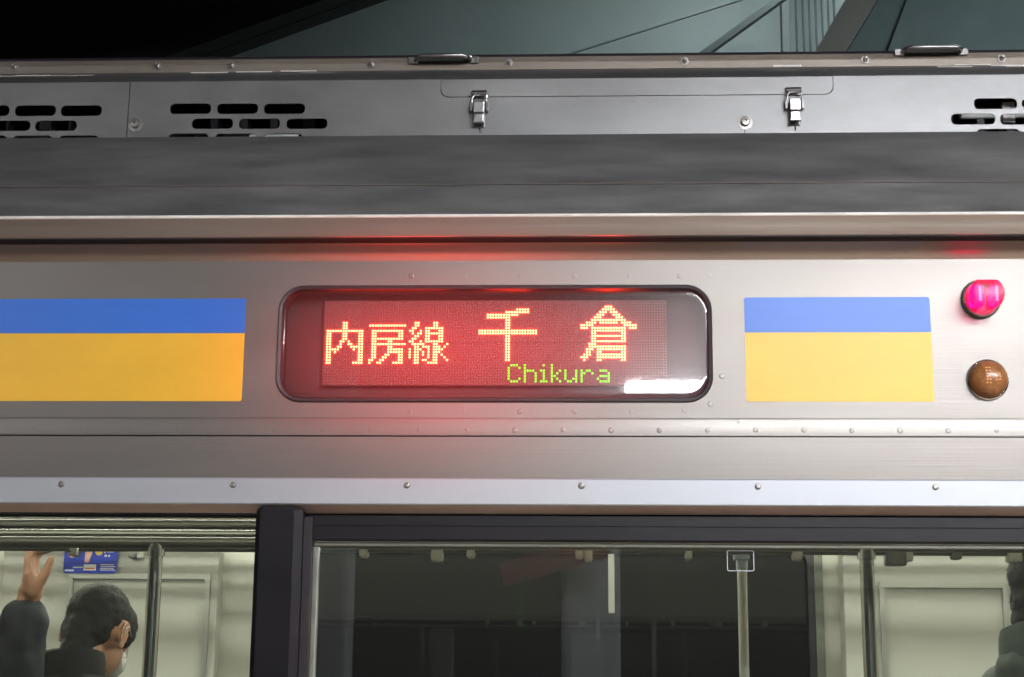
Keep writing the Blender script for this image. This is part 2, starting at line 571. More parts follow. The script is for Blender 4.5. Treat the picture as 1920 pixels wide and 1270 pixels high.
# ---- rain gutter: cove, lip and rolled rim
cove = [(0.0, Z(489)), (-0.004, Z(478, -0.004)), (-0.010, Z(470, -0.010)), (-0.022, Z(461, -0.022)), (-0.027, Z(456, -0.027)), (-0.028, Z(447, -0.028))]
bm = bmesh.new()
extrude_profile(bm, strip(cove, 0.005), XL, XR)
obj('gutter_cove', bm, M['gutter'], car, True, 50)
obj('gutter_shade_strip', box_bm(XL, XR, -0.0525, -0.0275, Z(446.5, -0.052), Z(446.5, -0.052) + 0.004), M['black'], car)  # black strip puts the shade under the lip into the colour
lip = [(-0.046, Z(446, -0.046)), (-0.052, Z(445, -0.052)), (-0.055, Z(442.5, -0.055)), (-0.060, Z(425, -0.060)), (-0.062, Z(410, -0.062)),
       (-0.0635, Z(406.5, -0.0635)), (-0.062, Z(403.8, -0.062)), (-0.058, Z(402.5, -0.058)), (-0.054, Z(404, -0.054)), (-0.050, Z(420, -0.05)), (-0.036, Z(440, -0.036))]
bm = bmesh.new()
extrude_profile(bm, lip, XL, XR)
obj('gutter_lip', bm, M['gutter'], car, True, 30)
bm = bmesh.new()
add_tube(bm, [(XL, -0.0625, Z(404.5, -0.0625)), (XR, -0.0625, Z(404.5, -0.0625))], 0.0027, 10)
obj('gutter_rim', bm, M['rim'], car, True)  # white colour draws the highlight along the lip's edge
# ---- roof shoulder, dusty
sh = [(-0.045, Z(420, -0.045)), (-0.030, Z(404, -0.03)), (-0.018, Z(385, -0.018)), (-0.006, Z(362, -0.006)), (0.004, Z(347, 0.004))]
bm = bmesh.new()
extrude_profile(bm, strip(sh, 0.006), XL, XR)
obj('roof_shoulder', bm, M['roof_dirty'], car, True, 50)
sh2 = [(0.002, Z(346, 0.002)), (0.004, Z(344.5, 0.004)), (0.022, Z(322, 0.022)), (0.050, Z(290, 0.05)), (0.082, Z(265, 0.082)), (0.102, Z(253.8, 0.102)), (0.110, Z(253, 0.11))]
bm = bmesh.new()
extrude_profile(bm, strip(sh2, 0.006), XL, XR)
obj('upper_shoulder', bm, M['roof_dirty'], car, True, 50)

bm = bmesh.new()
add_tube(bm, [(XL, 0.0035, Z(345, 0.0035)), (XR, 0.0035, Z(345, 0.0035))], 0.0009, 8)
obj('seam_highlight_bead', bm, M['ledge'], car, True)  # bead added to draw the highlight line of the seam
# ---- roof fairing: flat face with vent slots, hatch; bends back to the ledge
FY = 0.145
FT = 0.0005            # lean of the face over its height


def fy(z):
    """depth of the fairing face at a height"""
    zt_, zb_ = Z(148, FY), Z(262, FY)
    if z <= zt_:
        return FY - FT * (zt_ - z) / (zt_ - zb_)
    return FY + 3.2 * (z - zt_) ** 2 / 0.02 * 0.2


def slot(px0, px1, py0, py1):
    pm = (px0 + px1) / 2
    z1_, z0_ = at(pm, py0, FY).z, at(pm, py1, FY).z
    x0_, x1_ = at(px0, (py0 + py1) / 2, FY).x, at(px1, (py0 + py1) / 2, FY).x
    return rrect(x0_, x1_, z0_, z1_, (z1_ - z0_) * 0.42, 4)


slots_l, slots_m, slots_r = [], [], []
for a, b in ((-148, -70), (-60, 18), (28, 105), (114, 191)):
    slots_l.append(slot(a, b, 198, 218))
for a, b in ((-107, -30), (-20, 57), (66, 144)):
    slots_l.append(slot(a, b, 226.5, 246))
for a, b in ((-153, -76), (-64, 13), (24, 98), (110, 185)):
    slots_l.append(slot(a, b, 254.5, 274))
for a, b in ((319, 396), (407, 484), (495, 572)):
    slots_m.append(slot(a, b, 194.5, 214))
for a, b in ((360, 437), (448, 525), (537, 614)):
    slots_m.append(slot(a, b, 222.5, 242))
for a, b in ((316, 391), (403, 480), (495, 567)):
    slots_m.append(slot(a, b, 250.8, 270))
for a, b in ((1826, 1907), (1916, 1997), (2006, 2087)):
    slots_r.append(slot(a, b, 184.5, 205))
for a, b in ((1783, 1866), (1875, 1956), (1965, 2046)):
    slots_r.append(slot(a, b, 213.5, 234))
for a, b in ((1831, 1912), (1921, 2002), (2011, 2092)):
    slots_r.append(slot(a, b, 242, 262))

xs = X(240, 220, FY)
zb_, zt_ = Z(285, FY), Z(148, FY)
ztop = Z(128, 0.20)
hx0, hx1 = X(826, 165, FY), X(1563, 165, FY)
hz0 = Z(182.5, FY)


def hatch_outline(gr):
    r = 0.014
    pts = [(hx0 + gr, zt_ - 0.0008)]
    for k in range(5):
        a_ = R(180 + 90 * k / 4)
        pts.append((hx0 + gr + r + r * math.cos(a_), hz0 + gr + r + r * math.sin(a_)))
    for k in range(5):
        a_ = R(270 + 90 * k / 4)
        pts.append((hx1 - gr - r + r * math.cos(a_), hz0 + gr + r + r * math.sin(a_)))
    pts.append((hx1 - gr, zt_ - 0.0008))
    return pts


def front(u, v):
    return (u, fy(v), v)


def back(u, v):
    return (u, fy(v) + 0.003, v)


bm = bmesh.new()
add_plate(bm, [(XL, zb_), (xs - 0.0006, zb_), (xs - 0.0006, zt_), (XL, zt_)], slots_l, front, back)
obj('vent_panel', bm, M['fairing'], car)
bm = bmesh.new()
ho = hatch_outline(0)
outer = [(xs + 0.0006, zb_), (XR, zb_), (XR, zt_), (hx1, zt_)] + list(reversed(ho[1:-1])) + [(hx0, zt_), (xs + 0.0006, zt_)]
add_plate(bm, outer, slots_m + slots_r, front, back)
fair = obj('vent_panel', bm, M['fairing'], car)
bm = bmesh.new()
add_plate(bm, hatch_outline(0.0012), [], lambda u, v: (u, fy(v) - 0.0006, v), back)
hatch = obj('roof_hatch', bm, M['fairing'], car)
# curved top of the fairing
bm = bmesh.new()
cur = [(FY, zt_ - 0.0001), (FY + 0.0015, Z(146, FY)), (FY + 0.005, Z(142, FY + .005)), (FY + 0.012, Z(137.5, FY + .012)), (FY + 0.022, Z(133.5, FY + .022)), (FY + 0.034, Z(130.5, FY + .034))]
for x0_, x1_ in ((XL, hx0 - 0.0003), (hx0 + 0.0006, hx1 - 0.0006), (hx1 + 0.0003, XR)):
    extrude_profile(bm, strip(cur, 0.005), x0_, x1_)
obj('fairing_top', bm, M['fairing'], car, True, 50)
LY = FY + 0.035
bm = bmesh.new()
for k in range(90):
    x_ = XL + 0.05 + k * 0.052 + random.uniform(-.008, .008)
    add_box(bm, x_, x_ + random.choice((0.004, 0.012, 0.02)), FY + 0.05, FY + 0.099, zb_ - 0.01, zt_)
obj('equipment_fins', bm, M['dark'], car)['kind'] = 'stuff'
# dark equipment space behind the slots
obj('equipment_space', box_bm(XL, XR, FY + 0.10, FY + 0.12, zb_ - 0.02, zt_ + 0.01), M['black'], car)
bm = bmesh.new()
add_tube(bm, [(X(470, 250, FY + .05), FY + .05, Z(262, FY + .05)), (X(560, 250, FY + .05), FY + .05, Z(262, FY + .05))], 0.012, 12)
obj('coolant_pipe', bm, M['pipe_lag'], car, True)
bm = bmesh.new()
add_tube(bm, [(X(1800, 220, FY + .05), FY + .05, Z(220, FY + .05)), (X(2000, 220, FY + .05), FY + .05, Z(217, FY + .05))], 0.010, 12)
add_box(bm, X(1878, 220, FY + .04), X(1900, 220, FY + .04), FY + 0.03, FY + 0.05, Z(240, FY + .04), Z(203, FY + .04))
obj('coolant_pipe', bm, M['pipe_lag'], car, True)

# ---- roof rail above: face, dark top edge
bm = bmesh.new()
rz0, rz1 = Z(131, LY), Z(105, LY)
extrude_profile(bm, [(LY, rz0), (LY - 0.001, (rz0 + rz1) / 2), (LY - 0.002, (rz0 + rz1) / 2 + 0.002), (LY, rz1 - 0.002), (LY + 0.006, rz1), (LY + 0.05, rz1), (LY + 0.05, rz0)], XL, XR)
rail = obj('roof_rail', bm, M['ledge'], car)
bm = bmesh.new()
extrude_profile(bm, [(LY + 0.008, rz1), (LY + 0.012, Z(97, LY)), (LY + 0.03, Z(94, LY)), (LY + 0.5, Z(92.5, LY)), (LY + 1.9, Z(92.5, LY)), (LY + 1.9, rz1 - 0.15), (LY + 0.5, rz1 - 0.15), (LY + 0.06, rz1)], XL, XR)
obj('roof_top', bm, M['rubber'], car)
# end of the inside space
bolt0 = None
for px in (297, 435, 697, 955, 1284, 1622, 1878, 1990, 30):
    p = at(px, 118, LY)
    p.z = Z(119, LY)
    if bolt0 is None:
        bm = bmesh.new()
        add_lathe(bm, [(0.0075, 0), (0.0075, 0.001), (0.0048, 0.001), (0.0048, 0.006), (0.003, 0.007), (0.0025, 0.011), (0, 0.011)], n=6)
        bolt0 = obj('bolt', bm, M['bolt'], rail)
        bolt0.location = (p.x, LY - 0.002, p.z)
    else:
        copy_obj(bolt0, rail, (p.x, LY - 0.002, p.z))


def grab_handle(px0, px1, py, pbar):
    z_ = Z(py, LY - 0.003)
    zb = Z(pbar, LY - 0.03)
    xa, xb = at(px0, py, LY).x, at(px1, py, LY).x
    w = xb - xa
    h = empty('grab_handle', (0, 0, 0))
    h.parent = car
    for s0, s1 in ((xa, xa + w * 0.13), (xb - w * 0.13, xb)):
        obj('handle_foot', box_bm(s0, s1, LY - 0.006, LY - 0.0022, z_ - 0.007, z_ + 0.006, bevel=0.0015), M['latch'], h)
    b = bmesh.new()
    i0, i1 = xa + w * 0.10, xb - w * 0.10
    add_tube(b, [(i0, LY - 0.004, z_), (i0 + 0.003, LY - 0.018, (z_ + zb) / 2), (i0 + 0.008, LY - 0.027, zb - 0.001), (i0 + 0.014, LY - 0.030, zb),
                 (i1 - 0.014, LY - 0.030, zb), (i1 - 0.008, LY - 0.027, zb - 0.001), (i1 - 0.003, LY - 0.018, (z_ + zb) / 2), (i1, LY - 0.004, z_)], 0.0036, 10)
    obj('handle_bar', b, M['latch'], h, True)
    obj('handle_recess', box_bm(i0 + 0.006, i1 - 0.006, LY - 0.0042, LY - 0.0023, z_ - 0.006, z_ + 0.005), M['black'], h)


grab_handle(766, 898, 112, 103)
grab_handle(1676, 1815, 105, 95.5)
# hinge leaves and white lines painting the glints of the upper slots
for px0, px1, py in ((880, 932, 133), (1450, 1503, 127)):
    b = bmesh.new()
    x0_, x1_ = at(px0, py, LY - 0.01).x, at(px1, py, LY - 0.01).x
    z_ = Z(py + 3, LY - 0.01)
    for k in range(3):
        u0 = x0_ + (x1_ - x0_) * k / 3
        u1 = x0_ + (x1_ - x0_) * (k + 1) / 3
        add_tube(b, [(u0 + 0.0004, LY - 0.008, z_ + 0.002), (u1 - 0.0004, LY - 0.008, z_ + 0.002)], 0.0021, 8)
    h_ = obj('hinge', b, M['rim'], hatch, True)
    h_['kind'] = 'stuff'
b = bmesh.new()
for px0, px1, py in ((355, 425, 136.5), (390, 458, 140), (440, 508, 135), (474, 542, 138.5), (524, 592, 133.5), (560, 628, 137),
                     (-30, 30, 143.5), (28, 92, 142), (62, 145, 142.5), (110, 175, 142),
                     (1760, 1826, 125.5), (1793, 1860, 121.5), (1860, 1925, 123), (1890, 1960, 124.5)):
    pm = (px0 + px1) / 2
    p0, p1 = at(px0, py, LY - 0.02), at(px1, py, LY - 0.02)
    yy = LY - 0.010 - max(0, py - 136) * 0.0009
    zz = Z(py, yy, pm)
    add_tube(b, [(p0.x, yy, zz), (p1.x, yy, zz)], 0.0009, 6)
obj('slot_glint', b, M['rim'], car)['kind'] = 'stuff'  # near-white tubes stand in for light caught on the slots


def toggle_latch(px, py_top, py_bot):
    """strike on the hatch, wire bail, lever on the panel"""
    zt2 = Z(py_top, FY, px)
    zb2 = Z(py_bot, FY, px)
    x_ = X(px, 200, FY)
    y_ = fy(zb2) - 0.0007
    h = zt2 - zb2
    b = bmesh.new()                                   # base plate
    add_box(b, x_ - 0.010, x_ + 0.010, y_ - 0.003, y_, zb2, zb2 + h * 0.62, bevel=0.0012)
    add_box(b, x_ - 0.016, x_ - 0.011, y_ - 0.012, y_, zb2 + h * 0.40, zb2 + h * 0.64, bevel=0.0012)
    add_box(b, x_ + 0.011, x_ + 0.016, y_ - 0.012, y_, zb2 + h * 0.40, zb2 + h * 0.64, bevel=0.0012)
    L = obj('toggle_latch', b, M['latch'], car)
    b = bmesh.new()                                   # lever
    m = Matrix.Translation((x_, y_ - 0.012, zb2 + h * 0.08)) @ Matrix.Rotation(R(5), 4, 'X')
    add_box(b, -0.0085, 0.0085, -0.003, 0.003, 0, h * 0.24, bevel=0.002, mtx=m)
    add_box(b, -0.0095, 0.0095, -0.0055, 0.003, h * 0.24, h * 0.56, bevel=0.002, mtx=m)
    add_box(b, -0.0095, 0.0095, -0.008, 0.001, -h * 0.03, h * 0.02, bevel=0.001, mtx=m)
    obj('lever', b, M['latch'], L)
    b = bmesh.new()                                   # bail wire
    zc2 = zb2 + h * 0.55
    add_tube(b, [(x_ - 0.013, y_ - 0.009, zc2), (x_ - 0.0125, y_ - 0.011, zb2 + h * 0.72), (x_ - 0.008, y_ - 0.010, zb2 + h * 0.84),
                 (x_ + 0.008, y_ - 0.010, zb2 + h * 0.84), (x_ + 0.0125, y_ - 0.011, zb2 + h * 0.72), (x_ + 0.013, y_ - 0.009, zc2)], 0.0018, 8)
    obj('bail_wire', b, M['bolt'], L, True)
    b = bmesh.new()                                   # strike
    add_box(b, x_ - 0.014, x_ + 0.014, y_ - 0.003, y_ + 0.002, zb2 + h * 0.80, zt2, bevel=0.001)
    add_tube(b, [(x_ - 0.012, y_ - 0.007, zb2 + h * 0.91), (x_ + 0.012, y_ - 0.007, zb2 + h * 0.91)], 0.0048, 10)
    obj('strike', b, M['latch'], L, True)
    b = bmesh.new()                                   # cotter chain stub below
    add_tube(b, [(x_ + 0.001, y_ - 0.001, zb2), (x_ + 0.002, y_ - 0.001, zb2 - 0.008)], 0.0009, 6)
    obj('rivet_line', b, M['black'], L)


toggle_latch(899, 172, 241)
toggle_latch(1488, 166, 237)
for px, py in ((255, 234), (1397, 230)):
    p = at(px, py, FY)
    b = bmesh.new()
    add_lathe(b, [(0.0125, 0), (0.0125, 0.0014), (0.0085, 0.0018), (0.0078, 0.0018), (0.0078, 0.0065), (0.0064, 0.0082), (0.0030, 0.0086), (0.0026, 0.0050), (0, 0.0050)], n=20)
    o = obj('captive_bolt', b, M['bolt'], car, True)
    o.location = (p.x, fy(p.z), p.z)
b = box_bm(X(1396, 240, FY) - 0.0006, X(1396, 240, FY) + 0.0006, fy(Z(245, FY)) - 0.0004, fy(Z(245, FY)) + 0.001, Z(262, FY), Z(239.5, FY))
obj('panel_slit', b, M['black'], car)

# ---- weld marks on the panel
wm0 = None
spots = [(px, 518, 0.0) for px in (771, 873, 975, 1077, 1179, 1275, 1330)] + [(px, 771, 0.0) for px in (768, 870, 975, 1077, 1183, 1283)] + \
        [(1332, 757, 0.0), (1354, 705, 0.0), (1385, 790, -0.0042)] + [(875 + 90.3 * k, 806, -0.0042) for k in range(-9, 14)]
for px, py, y in spots:
    p = at(px, py, y)
    p.z = Z(py + random.uniform(-.7, .7), y)
    if wm0 is None:
        bm = bmesh.new()
        add_lathe(bm, [(0.0048, -0.0004), (0.0042, 0.0004), (0.0030, 0.0010), (0.0014, 0.0009), (0, 0.0005)], n=14)
        wm0 = obj('weld_mark', bm, M['steel_strip'], car, True, 80)
        wm0.location = p
    else:
        c = copy_obj(wm0, car, p)
        s = random.uniform(0.7, 1.0)
        s *= 0.62 if (px < 900 and y < 0) else 1.0
        c.scale = (s, random.uniform(0.25, 0.6) * (0.5 if px < 900 else 1.0), s)


# ---- colour stripes
def stripe(name, mat, px0, px1, pyt, pyb, corners):
    z1_, z0_ = Z(pyt), Z(pyb)
    pm = (pyt + pyb) / 2
    x0_, x1_ = X(px0, 655), X(px1, 655)
    r = 0.0035
    pts = []
    for cx, cz, a0, nm in ((x1_, z1_, 0, 'tr'), (x0_, z1_, 90, 'tl'), (x0_, z0_, 180, 'bl'), (x1_, z0_, 270, 'br')):
        if nm in corners:
            sx, sz = (-1 if cx == x1_ else 1), (-1 if cz == z1_ else 1)
            for k in range(5):
                a_ = R(a0 + 22.5 * k)
                pts.append((cx + sx * r + r * math.cos(a_), cz + sz * r + r * math.sin(a_)))
        else:
            pts.append((cx, cz))
    b = bmesh.new()
    flat_plate(b, pts, [], -0.0006, 0.0002)
    return obj(name, b, mat, car)


stripe('blue_stripe', M['blue'], -700, 457.5, 559, 624, ('tr',))
stripe('yellow_stripe', M['yellow'], -700, 457.5, 624.6, 753, ('br',))
stripe('blue_stripe', M['blue'], 1397.3, 1747.3, 559, 624, ('tl', 'tr'))
stripe('yellow_stripe', M['yellow'], 1397.3, 1747.3, 624.6, 753, ('bl', 'br'))

# ================================================================== destination display
disp = empty('destination_display', ((DX0 + DX1) / 2, 0.0, (DZ0 + DZ1) / 2))
disp.parent = car
dc = Vector(disp.location)


def dobj(name, bm, mat, smooth=False, angle=35):
    bmesh.ops.translate(bm, verts=bm.verts[:], vec=-dc)
    return obj(name, bm, mat, disp, smooth, angle)


# gasket
bm = bmesh.new()
n_ = 10
loops = []
for off, y in ((0.0004, 0.003), (0.0004, -0.0028), (0.0018, -0.0040), (0.0062, -0.0030), (0.0080, 0.0010), (0.0080, 0.012), (0.0004, 0.012)):
    loops.append([bm.verts.new((u, y, v)) for u, v in rrect(DX0 + off, DX1 - off, DZ0 + off, DZ1 - off, 0.040 - off, n_)])
m_ = len(loops[0])
for a_, b2 in zip(loops, loops[1:] + loops[:1]):
    for k in range(m_):
        bm.faces.new((a_[k], a_[(k + 1) % m_], b2[(k + 1) % m_], b2[k]))
dobj('gasket', bm, M['rubber'], True, 40)
# cover glass: gently domed toward its edge
bm = bmesh.new()
prev = None
for off, y in ((0.0078, 0.0004), (0.0095, -0.0002), (0.0110, -0.0005), (0.0130, -0.0006), (0.0150, -0.0006), (0.0155, -0.0006)):
    cur_ = [bm.verts.new((u, y, v)) for u, v in rrect(DX0 + off, DX1 - off, DZ0 + off, DZ1 - off, max(0.040 - off, 0.008), n_)]
    if prev:
        for k in range(m_):
            bm.faces.new((prev[k], prev[(k + 1) % m_], cur_[(k + 1) % m_], cur_[k]))
    prev = cur_
bm.faces.new(prev)
dobj('cover_glass', bm, M['cover'], True, 60)
# box behind
BY = 0.030
bm = bmesh.new()
o0 = rrect(DX0 + 0.0064, DX1 - 0.0064, DZ0 + 0.0064, DZ1 - 0.0064, 0.0336, n_)
r0_ = [bm.verts.new((u, 0.012, v)) for u, v in o0]
r1_ = [bm.verts.new((u, BY + 0.012, v)) for u, v in o0]
for k in range(m_):
    bm.faces.new((r0_[k], r0_[(k + 1) % m_], r1_[(k + 1) % m_], r1_[k]))
bm.faces.new(r1_)
dobj('display_box', bm, M['cavity'])
# board and dots
BX0, BX1 = at(606.5, 640, BY).x, at(1250, 640, BY).x
BZ0, BZ1 = Z(723, BY), Z(563.5, BY)
PX = (BX1 - BX0) / 128
PZ = (BZ1 - BZ0) / 32
bm = bmesh.new()
zmid = (BZ0 + BZ1) / 2
add_box(bm, BX0, BX1, BY, BY + 0.006, BZ0, zmid - 0.0002)
add_box(bm, BX0, BX1, BY, BY + 0.006, zmid + 0.0002, BZ1)
dobj('led_board', bm, M['board'])

F_NAI = '''......XX......
......XX......
......XX......
XXXXXXXXXXXXXX
XX....XX....XX
XX....XX....XX
XX....XX....XX
XX...XX.X...XX
XX...X..XX..XX
XX..XX...XXXXX
XXXXX.....X.XX
XX.X........XX
XX..........XX
XX..........XX
XX..........XX
XX........XXXX'''
F_BOU = '''..............
XXXXXXXXXXXXXX
..............
.XXXXXXXXXXXX.
.XX........XX.
.XX........XX.
.XXXXXXXXXXXX.
.XX....XX.....
.XXXXXXXXXXXXX
.XX....XX.....
.XX....XXXXXX.
.XX....XXXXXX.
.XX...XX...XX.
.XX..XX....XX.
XX..XX.....XX.
X..XX....XXXX.'''
F_SEN = [(2, 3, 9, 10), (2, 3, 9, 10), (1, 2, 6, 7, 8, 9, 10, 11, 12), (0, 1, 4, 6, 7, 11, 12), (1, 3, 4, 6, 7, 8, 9, 10, 11, 12),
         (2, 3, 6, 7, 11, 12), (1, 2, 6, 7, 11, 12), (0, 1, 4, 6, 7, 8, 9, 10, 11, 12), (1, 2, 3, 4, 5, 9, 10, 14), (2, 3, 5, 6, 7, 9, 10, 11, 13),
         (0, 2, 3, 4, 7, 9, 10, 11, 12), (0, 2, 3, 5, 7, 9, 10, 11), (0, 2, 3, 5, 7, 9, 10, 12), (0, 2, 3, 7, 9, 10, 13), (2, 3, 5, 6, 9, 10, 14), (2, 3, 7, 8, 9, 10)]
rg = lambda a, b: tuple(range(a, b + 1))
F_SEN_CHI = [rg(14, 18), rg(10, 18), rg(3, 14), rg(3, 11)] + [(10, 11)] * 4 + [rg(0, 21)] * 2 + [(10, 11)] * 10
F_KURA = [rg(9, 11), rg(8, 12), (7, 8, 9, 11, 12, 13), (6, 7, 8, 12, 13, 14), (5, 6, 7, 13, 14, 15), rg(4, 16), (2, 3, 4, 5) + rg(7, 13) + (15, 16, 17, 18),
          rg(0, 4) + rg(16, 20), (0, 1, 2) + rg(4, 16) + (18, 19, 20), rg(4, 16), (4, 5, 15, 16), rg(4, 16), (4, 5, 15, 16), rg(4, 16), (3, 4, 5),
          (3, 4, 5) + rg(6, 16), (2, 3, 4) + rg(6, 16), (2, 3, 6, 7, 15, 16), (1, 2, 3) + rg(6, 16), (0, 1, 2) + rg(6, 16), (1, 6, 7, 15, 16)]
F_LAT = [
    [(1, 2, 3), (0, 4), (0,), (0,), (0,), (0, 4), (1, 2, 3)],
    [(6,), (6,), (6, 7, 8, 9), (6, 10), (6, 10), (6, 10), (6, 10)],
    [(13,), (), (12, 13), (13,), (13,), (13,), (12, 13, 14)],
    [(16,), (16,), (16, 19), (16, 18), (16, 17), (16, 18), (16, 19)],
    [(), (), (21, 25), (21, 25), (21, 25), (21, 24, 25), (22, 23, 25)],
    [(), (), (27, 29, 30), (27, 28, 31), (27,), (27,), (27,)],
    [(), (), (34, 35, 36), (37,), (34, 35, 36, 37), (33, 37), (34, 35, 36, 37)]]


def rows_of(s):
    return [tuple(i for i, ch in enumerate(r) if ch == 'X') for r in s.split('\n')] if isinstance(s, str) else s


DOT = 0.00178


def add_dot(bm, c, r, n=8, hgt=0.0013, rad=DOT):
    x = BX0 + (c + 0.5) * PX
    z = BZ1 - (r + 0.5) * PZ
    add_lathe(bm, [(rad, 0), (rad * 0.72, hgt * 0.75), (0, hgt)] if n > 6 else [(rad, 0), (0, hgt)], (x, BY - 0.0002, z), n)


def bloom_lamp(name, px0, px1, py0, py1, y, strength, sig=0.24, cx=0.5, col=(1.0, 0.045, 0.055)):
    """added red area lamp standing in for the bloom of the display; brightest in its middle"""
    p0, p1 = at(px0, py1, y), at(px1, py0, y)
    ld = bpy.data.lights.new(name, 'AREA')
    ld.shape = 'RECTANGLE'
    ld.size, ld.size_y = p1.x - p0.x, p1.z - p0.z
    ld.energy = 1.0
    ld.use_nodes = True
    n, l = nt(ld)
    em = n['Emission']
    em.inputs['Color'].default_value = (*col, 1)
    ge = n.new('ShaderNodeNewGeometry')
    sub = n.new('ShaderNodeVectorMath')
    sub.operation = 'SUBTRACT'
    sub.inputs[1].default_value = (cx, 0.5, 0)
    l.new(ge.outputs['Parametric'], sub.inputs[0])
    mul = n.new('ShaderNodeVectorMath')
    mul.operation = 'MULTIPLY'
    mul.inputs[1].default_value = (1 / sig, 1 / sig, 0)
    l.new(sub.outputs[0], mul.inputs[0])
    dt = n.new('ShaderNodeVectorMath')
    dt.operation = 'DOT_PRODUCT'
    l.new(mul.outputs[0], dt.inputs[0])
    l.new(mul.outputs[0], dt.inputs[1])
    ex = n.new('ShaderNodeMath')
    ex.operation = 'MULTIPLY'
    ex.inputs[1].default_value = -0.5
    l.new(dt.outputs['Value'], ex.inputs[0])
    pw = n.new('ShaderNodeMath')
    pw.operation = 'EXPONENT'
    l.new(ex.outputs[0], pw.inputs[0])
    sc_ = n.new('ShaderNodeMath')
    sc_.operation = 'MULTIPLY'
    sc_.inputs[1].default_value = strength
    l.new(pw.outputs[0], sc_.inputs[0])
    l.new(sc_.outputs[0], em.inputs['Strength'])
    o = bpy.data.objects.new(name, ld)
    C.objects.link(o)
    o.location = (p0 + p1) / 2
    o.rotation_euler = (R(90), 0, 0)          # shines back on the car side
    return o


bloom_lamp('added_red_bloom', 330, 1270, 400, 890, -0.07, 2.5, 0.20)  # unseen lamp added before the display, imitates bloom on the body
bloom_lamp('added_red_fill', 500, 1350, 530, 760, 0.012, 2.2, 0.34, 0.42)  # unseen lamp added inside the box, reddens board and lining

lit = set()
for nm, f, c0_, r0__, mt in (('lit_kanji', F_NAI, 1, 8, 'led_red'), ('lit_kanji', F_BOU, 17, 8, 'led_red'), ('lit_kanji', F_SEN, 32, 8, 'led_red'),
                             ('lit_kanji', F_SEN_CHI, 58, 3, 'led_red'), ('lit_kanji', F_KURA, 96, 2, 'led_red')):
    bm = bmesh.new()
    for r_, cols in enumerate(rows_of(f)):
        for c_ in cols:
            lit.add((c0_ + c_, r0__ + r_))
            add_dot(bm, c0_ + c_, r0__ + r_)
    dobj(nm, bm, M[mt])
for L in F_LAT:
    bm = bmesh.new()
    for r_, cols in enumerate(L):
        for c_ in cols:
            lit.add((69 + c_, 24 + r_))
            add_dot(bm, 69 + c_, 24 + r_, rad=0.00175)
    dobj('lit_letter', bm, M['led_green'])
bm = bmesh.new()
for c_ in range(128):
    for r_ in range(32):
        if (c_, r_) not in lit:
            add_dot(bm, c_, r_, 6, rad=0.00135)
dobj('unlit_dots', bm, M['dead_led'])['kind'] = 'stuff'

# ================================================================== marker lamps
def marker(px, py):
    p = at(px, py, 0)
    e = empty('marker_lamp', p)
    e.parent = car
    return e


e = marker(1838, 562)
bm = bmesh.new()
add_lathe(bm, [(0.0300, -0.001), (0.0300, 0.006), (0.0285, 0.010), (0.0265, 0.011), (0.0255, 0.0105), (0.0, 0.0105)], n=32)
obj('mount_ring', bm, M['bolt'], e, True)
# lens: flat topped shell
bm = bmesh.new()
prof = []
for k in range(40):
    a_ = 2 * math.pi * k / 40
    u, v = 0.0258 * math.cos(a_), 0.0258 * math.sin(a_)
    prof.append((u, min(v, 0.0205)))
prev = None
for sc_, h in ((1.0, 0.0107), (1.0, 0.040), (0.97, 0.046), (0.86, 0.051), (0.5, 0.0535)):
    cur_ = [bm.verts.new((u * sc_, -h, v * sc_)) for u, v in prof]
    if prev:
        for k in range(40):
            bm.faces.new((prev[k], prev[(k + 1) % 40], cur_[(k + 1) % 40], cur_[k]))
    prev = cur_
bm.faces.new(prev)
obj('lens', bm, M['red_lens'], e, True, 40)
for x0_, x1_ in ((-0.0235, -0.0005), (0.0060, 0.0200)):
    bm = bmesh.new()
    add_box(bm, x0_, x1_, -0.036, -0.012, -0.0185, 0.0165, bevel=0.0075, seg=3)
    obj('lit_cluster', bm, M['magenta_led'], e, True)
    bm = bmesh.new()
    for k in range(5):
        add_lathe(bm, [(0.0024, 0), (0.0018, 0.001), (0, 0.0014)], ((x0_ + x1_) / 2 + 0.0028, -0.0365, 0.0100 - k * 0.0046), 10)
    obj('led_row', bm, M['magenta_hot'], e)
e = marker(1851, 713)
bm = bmesh.new()
add_lathe(bm, [(0.0315, -0.001), (0.0315, 0.003), (0.0308, 0.005), (0.0296, 0.0055), (0.0288, 0.004), (0.0, 0.004)], n=36)
obj('mount_ring', bm, M['chrome'], e, True)
bm = bmesh.new()
add_lathe(bm, [(0.0287, 0.0042), (0.0284, 0.010), (0.0265, 0.0165), (0.0225, 0.0225), (0.0155, 0.027), (0.008, 0.0292), (0, 0.030)], n=36)
obj('lens', bm, M['amber_lens'], e, True, 60)
bm = bmesh.new()
for cx, k0, k1 in ((-0.005, 0, 6), (0.0085, 2, 5)):
    for k in range(k0, k1):
        zz = 0.014 - k * 0.0046
        rr = math.sqrt(cx * cx + zz * zz)
        hh = 0.030 - 13.5 * rr * rr
        add_box(bm, cx - 0.0042, cx - 0.0005, -hh - 0.0006, -hh + 0.001, zz - 0.0011, zz + 0.0011, bevel=0.0004, seg=1)
        add_box(bm, cx + 0.0005, cx + 0.0042, -hh - 0.0006, -hh + 0.001, zz - 0.0011, zz + 0.0011, bevel=0.0004, seg=1)
obj('amber_elements', bm, M['amber_led'], e)

# ================================================================== windows
wz1 = Z(966, 0.008)
wz0 = 0.75
# lower car side under the windows
obj('skirt_panel', box_bm(XL, XR, 0.0, 0.004, -0.6, wz0), M['steel'], car)
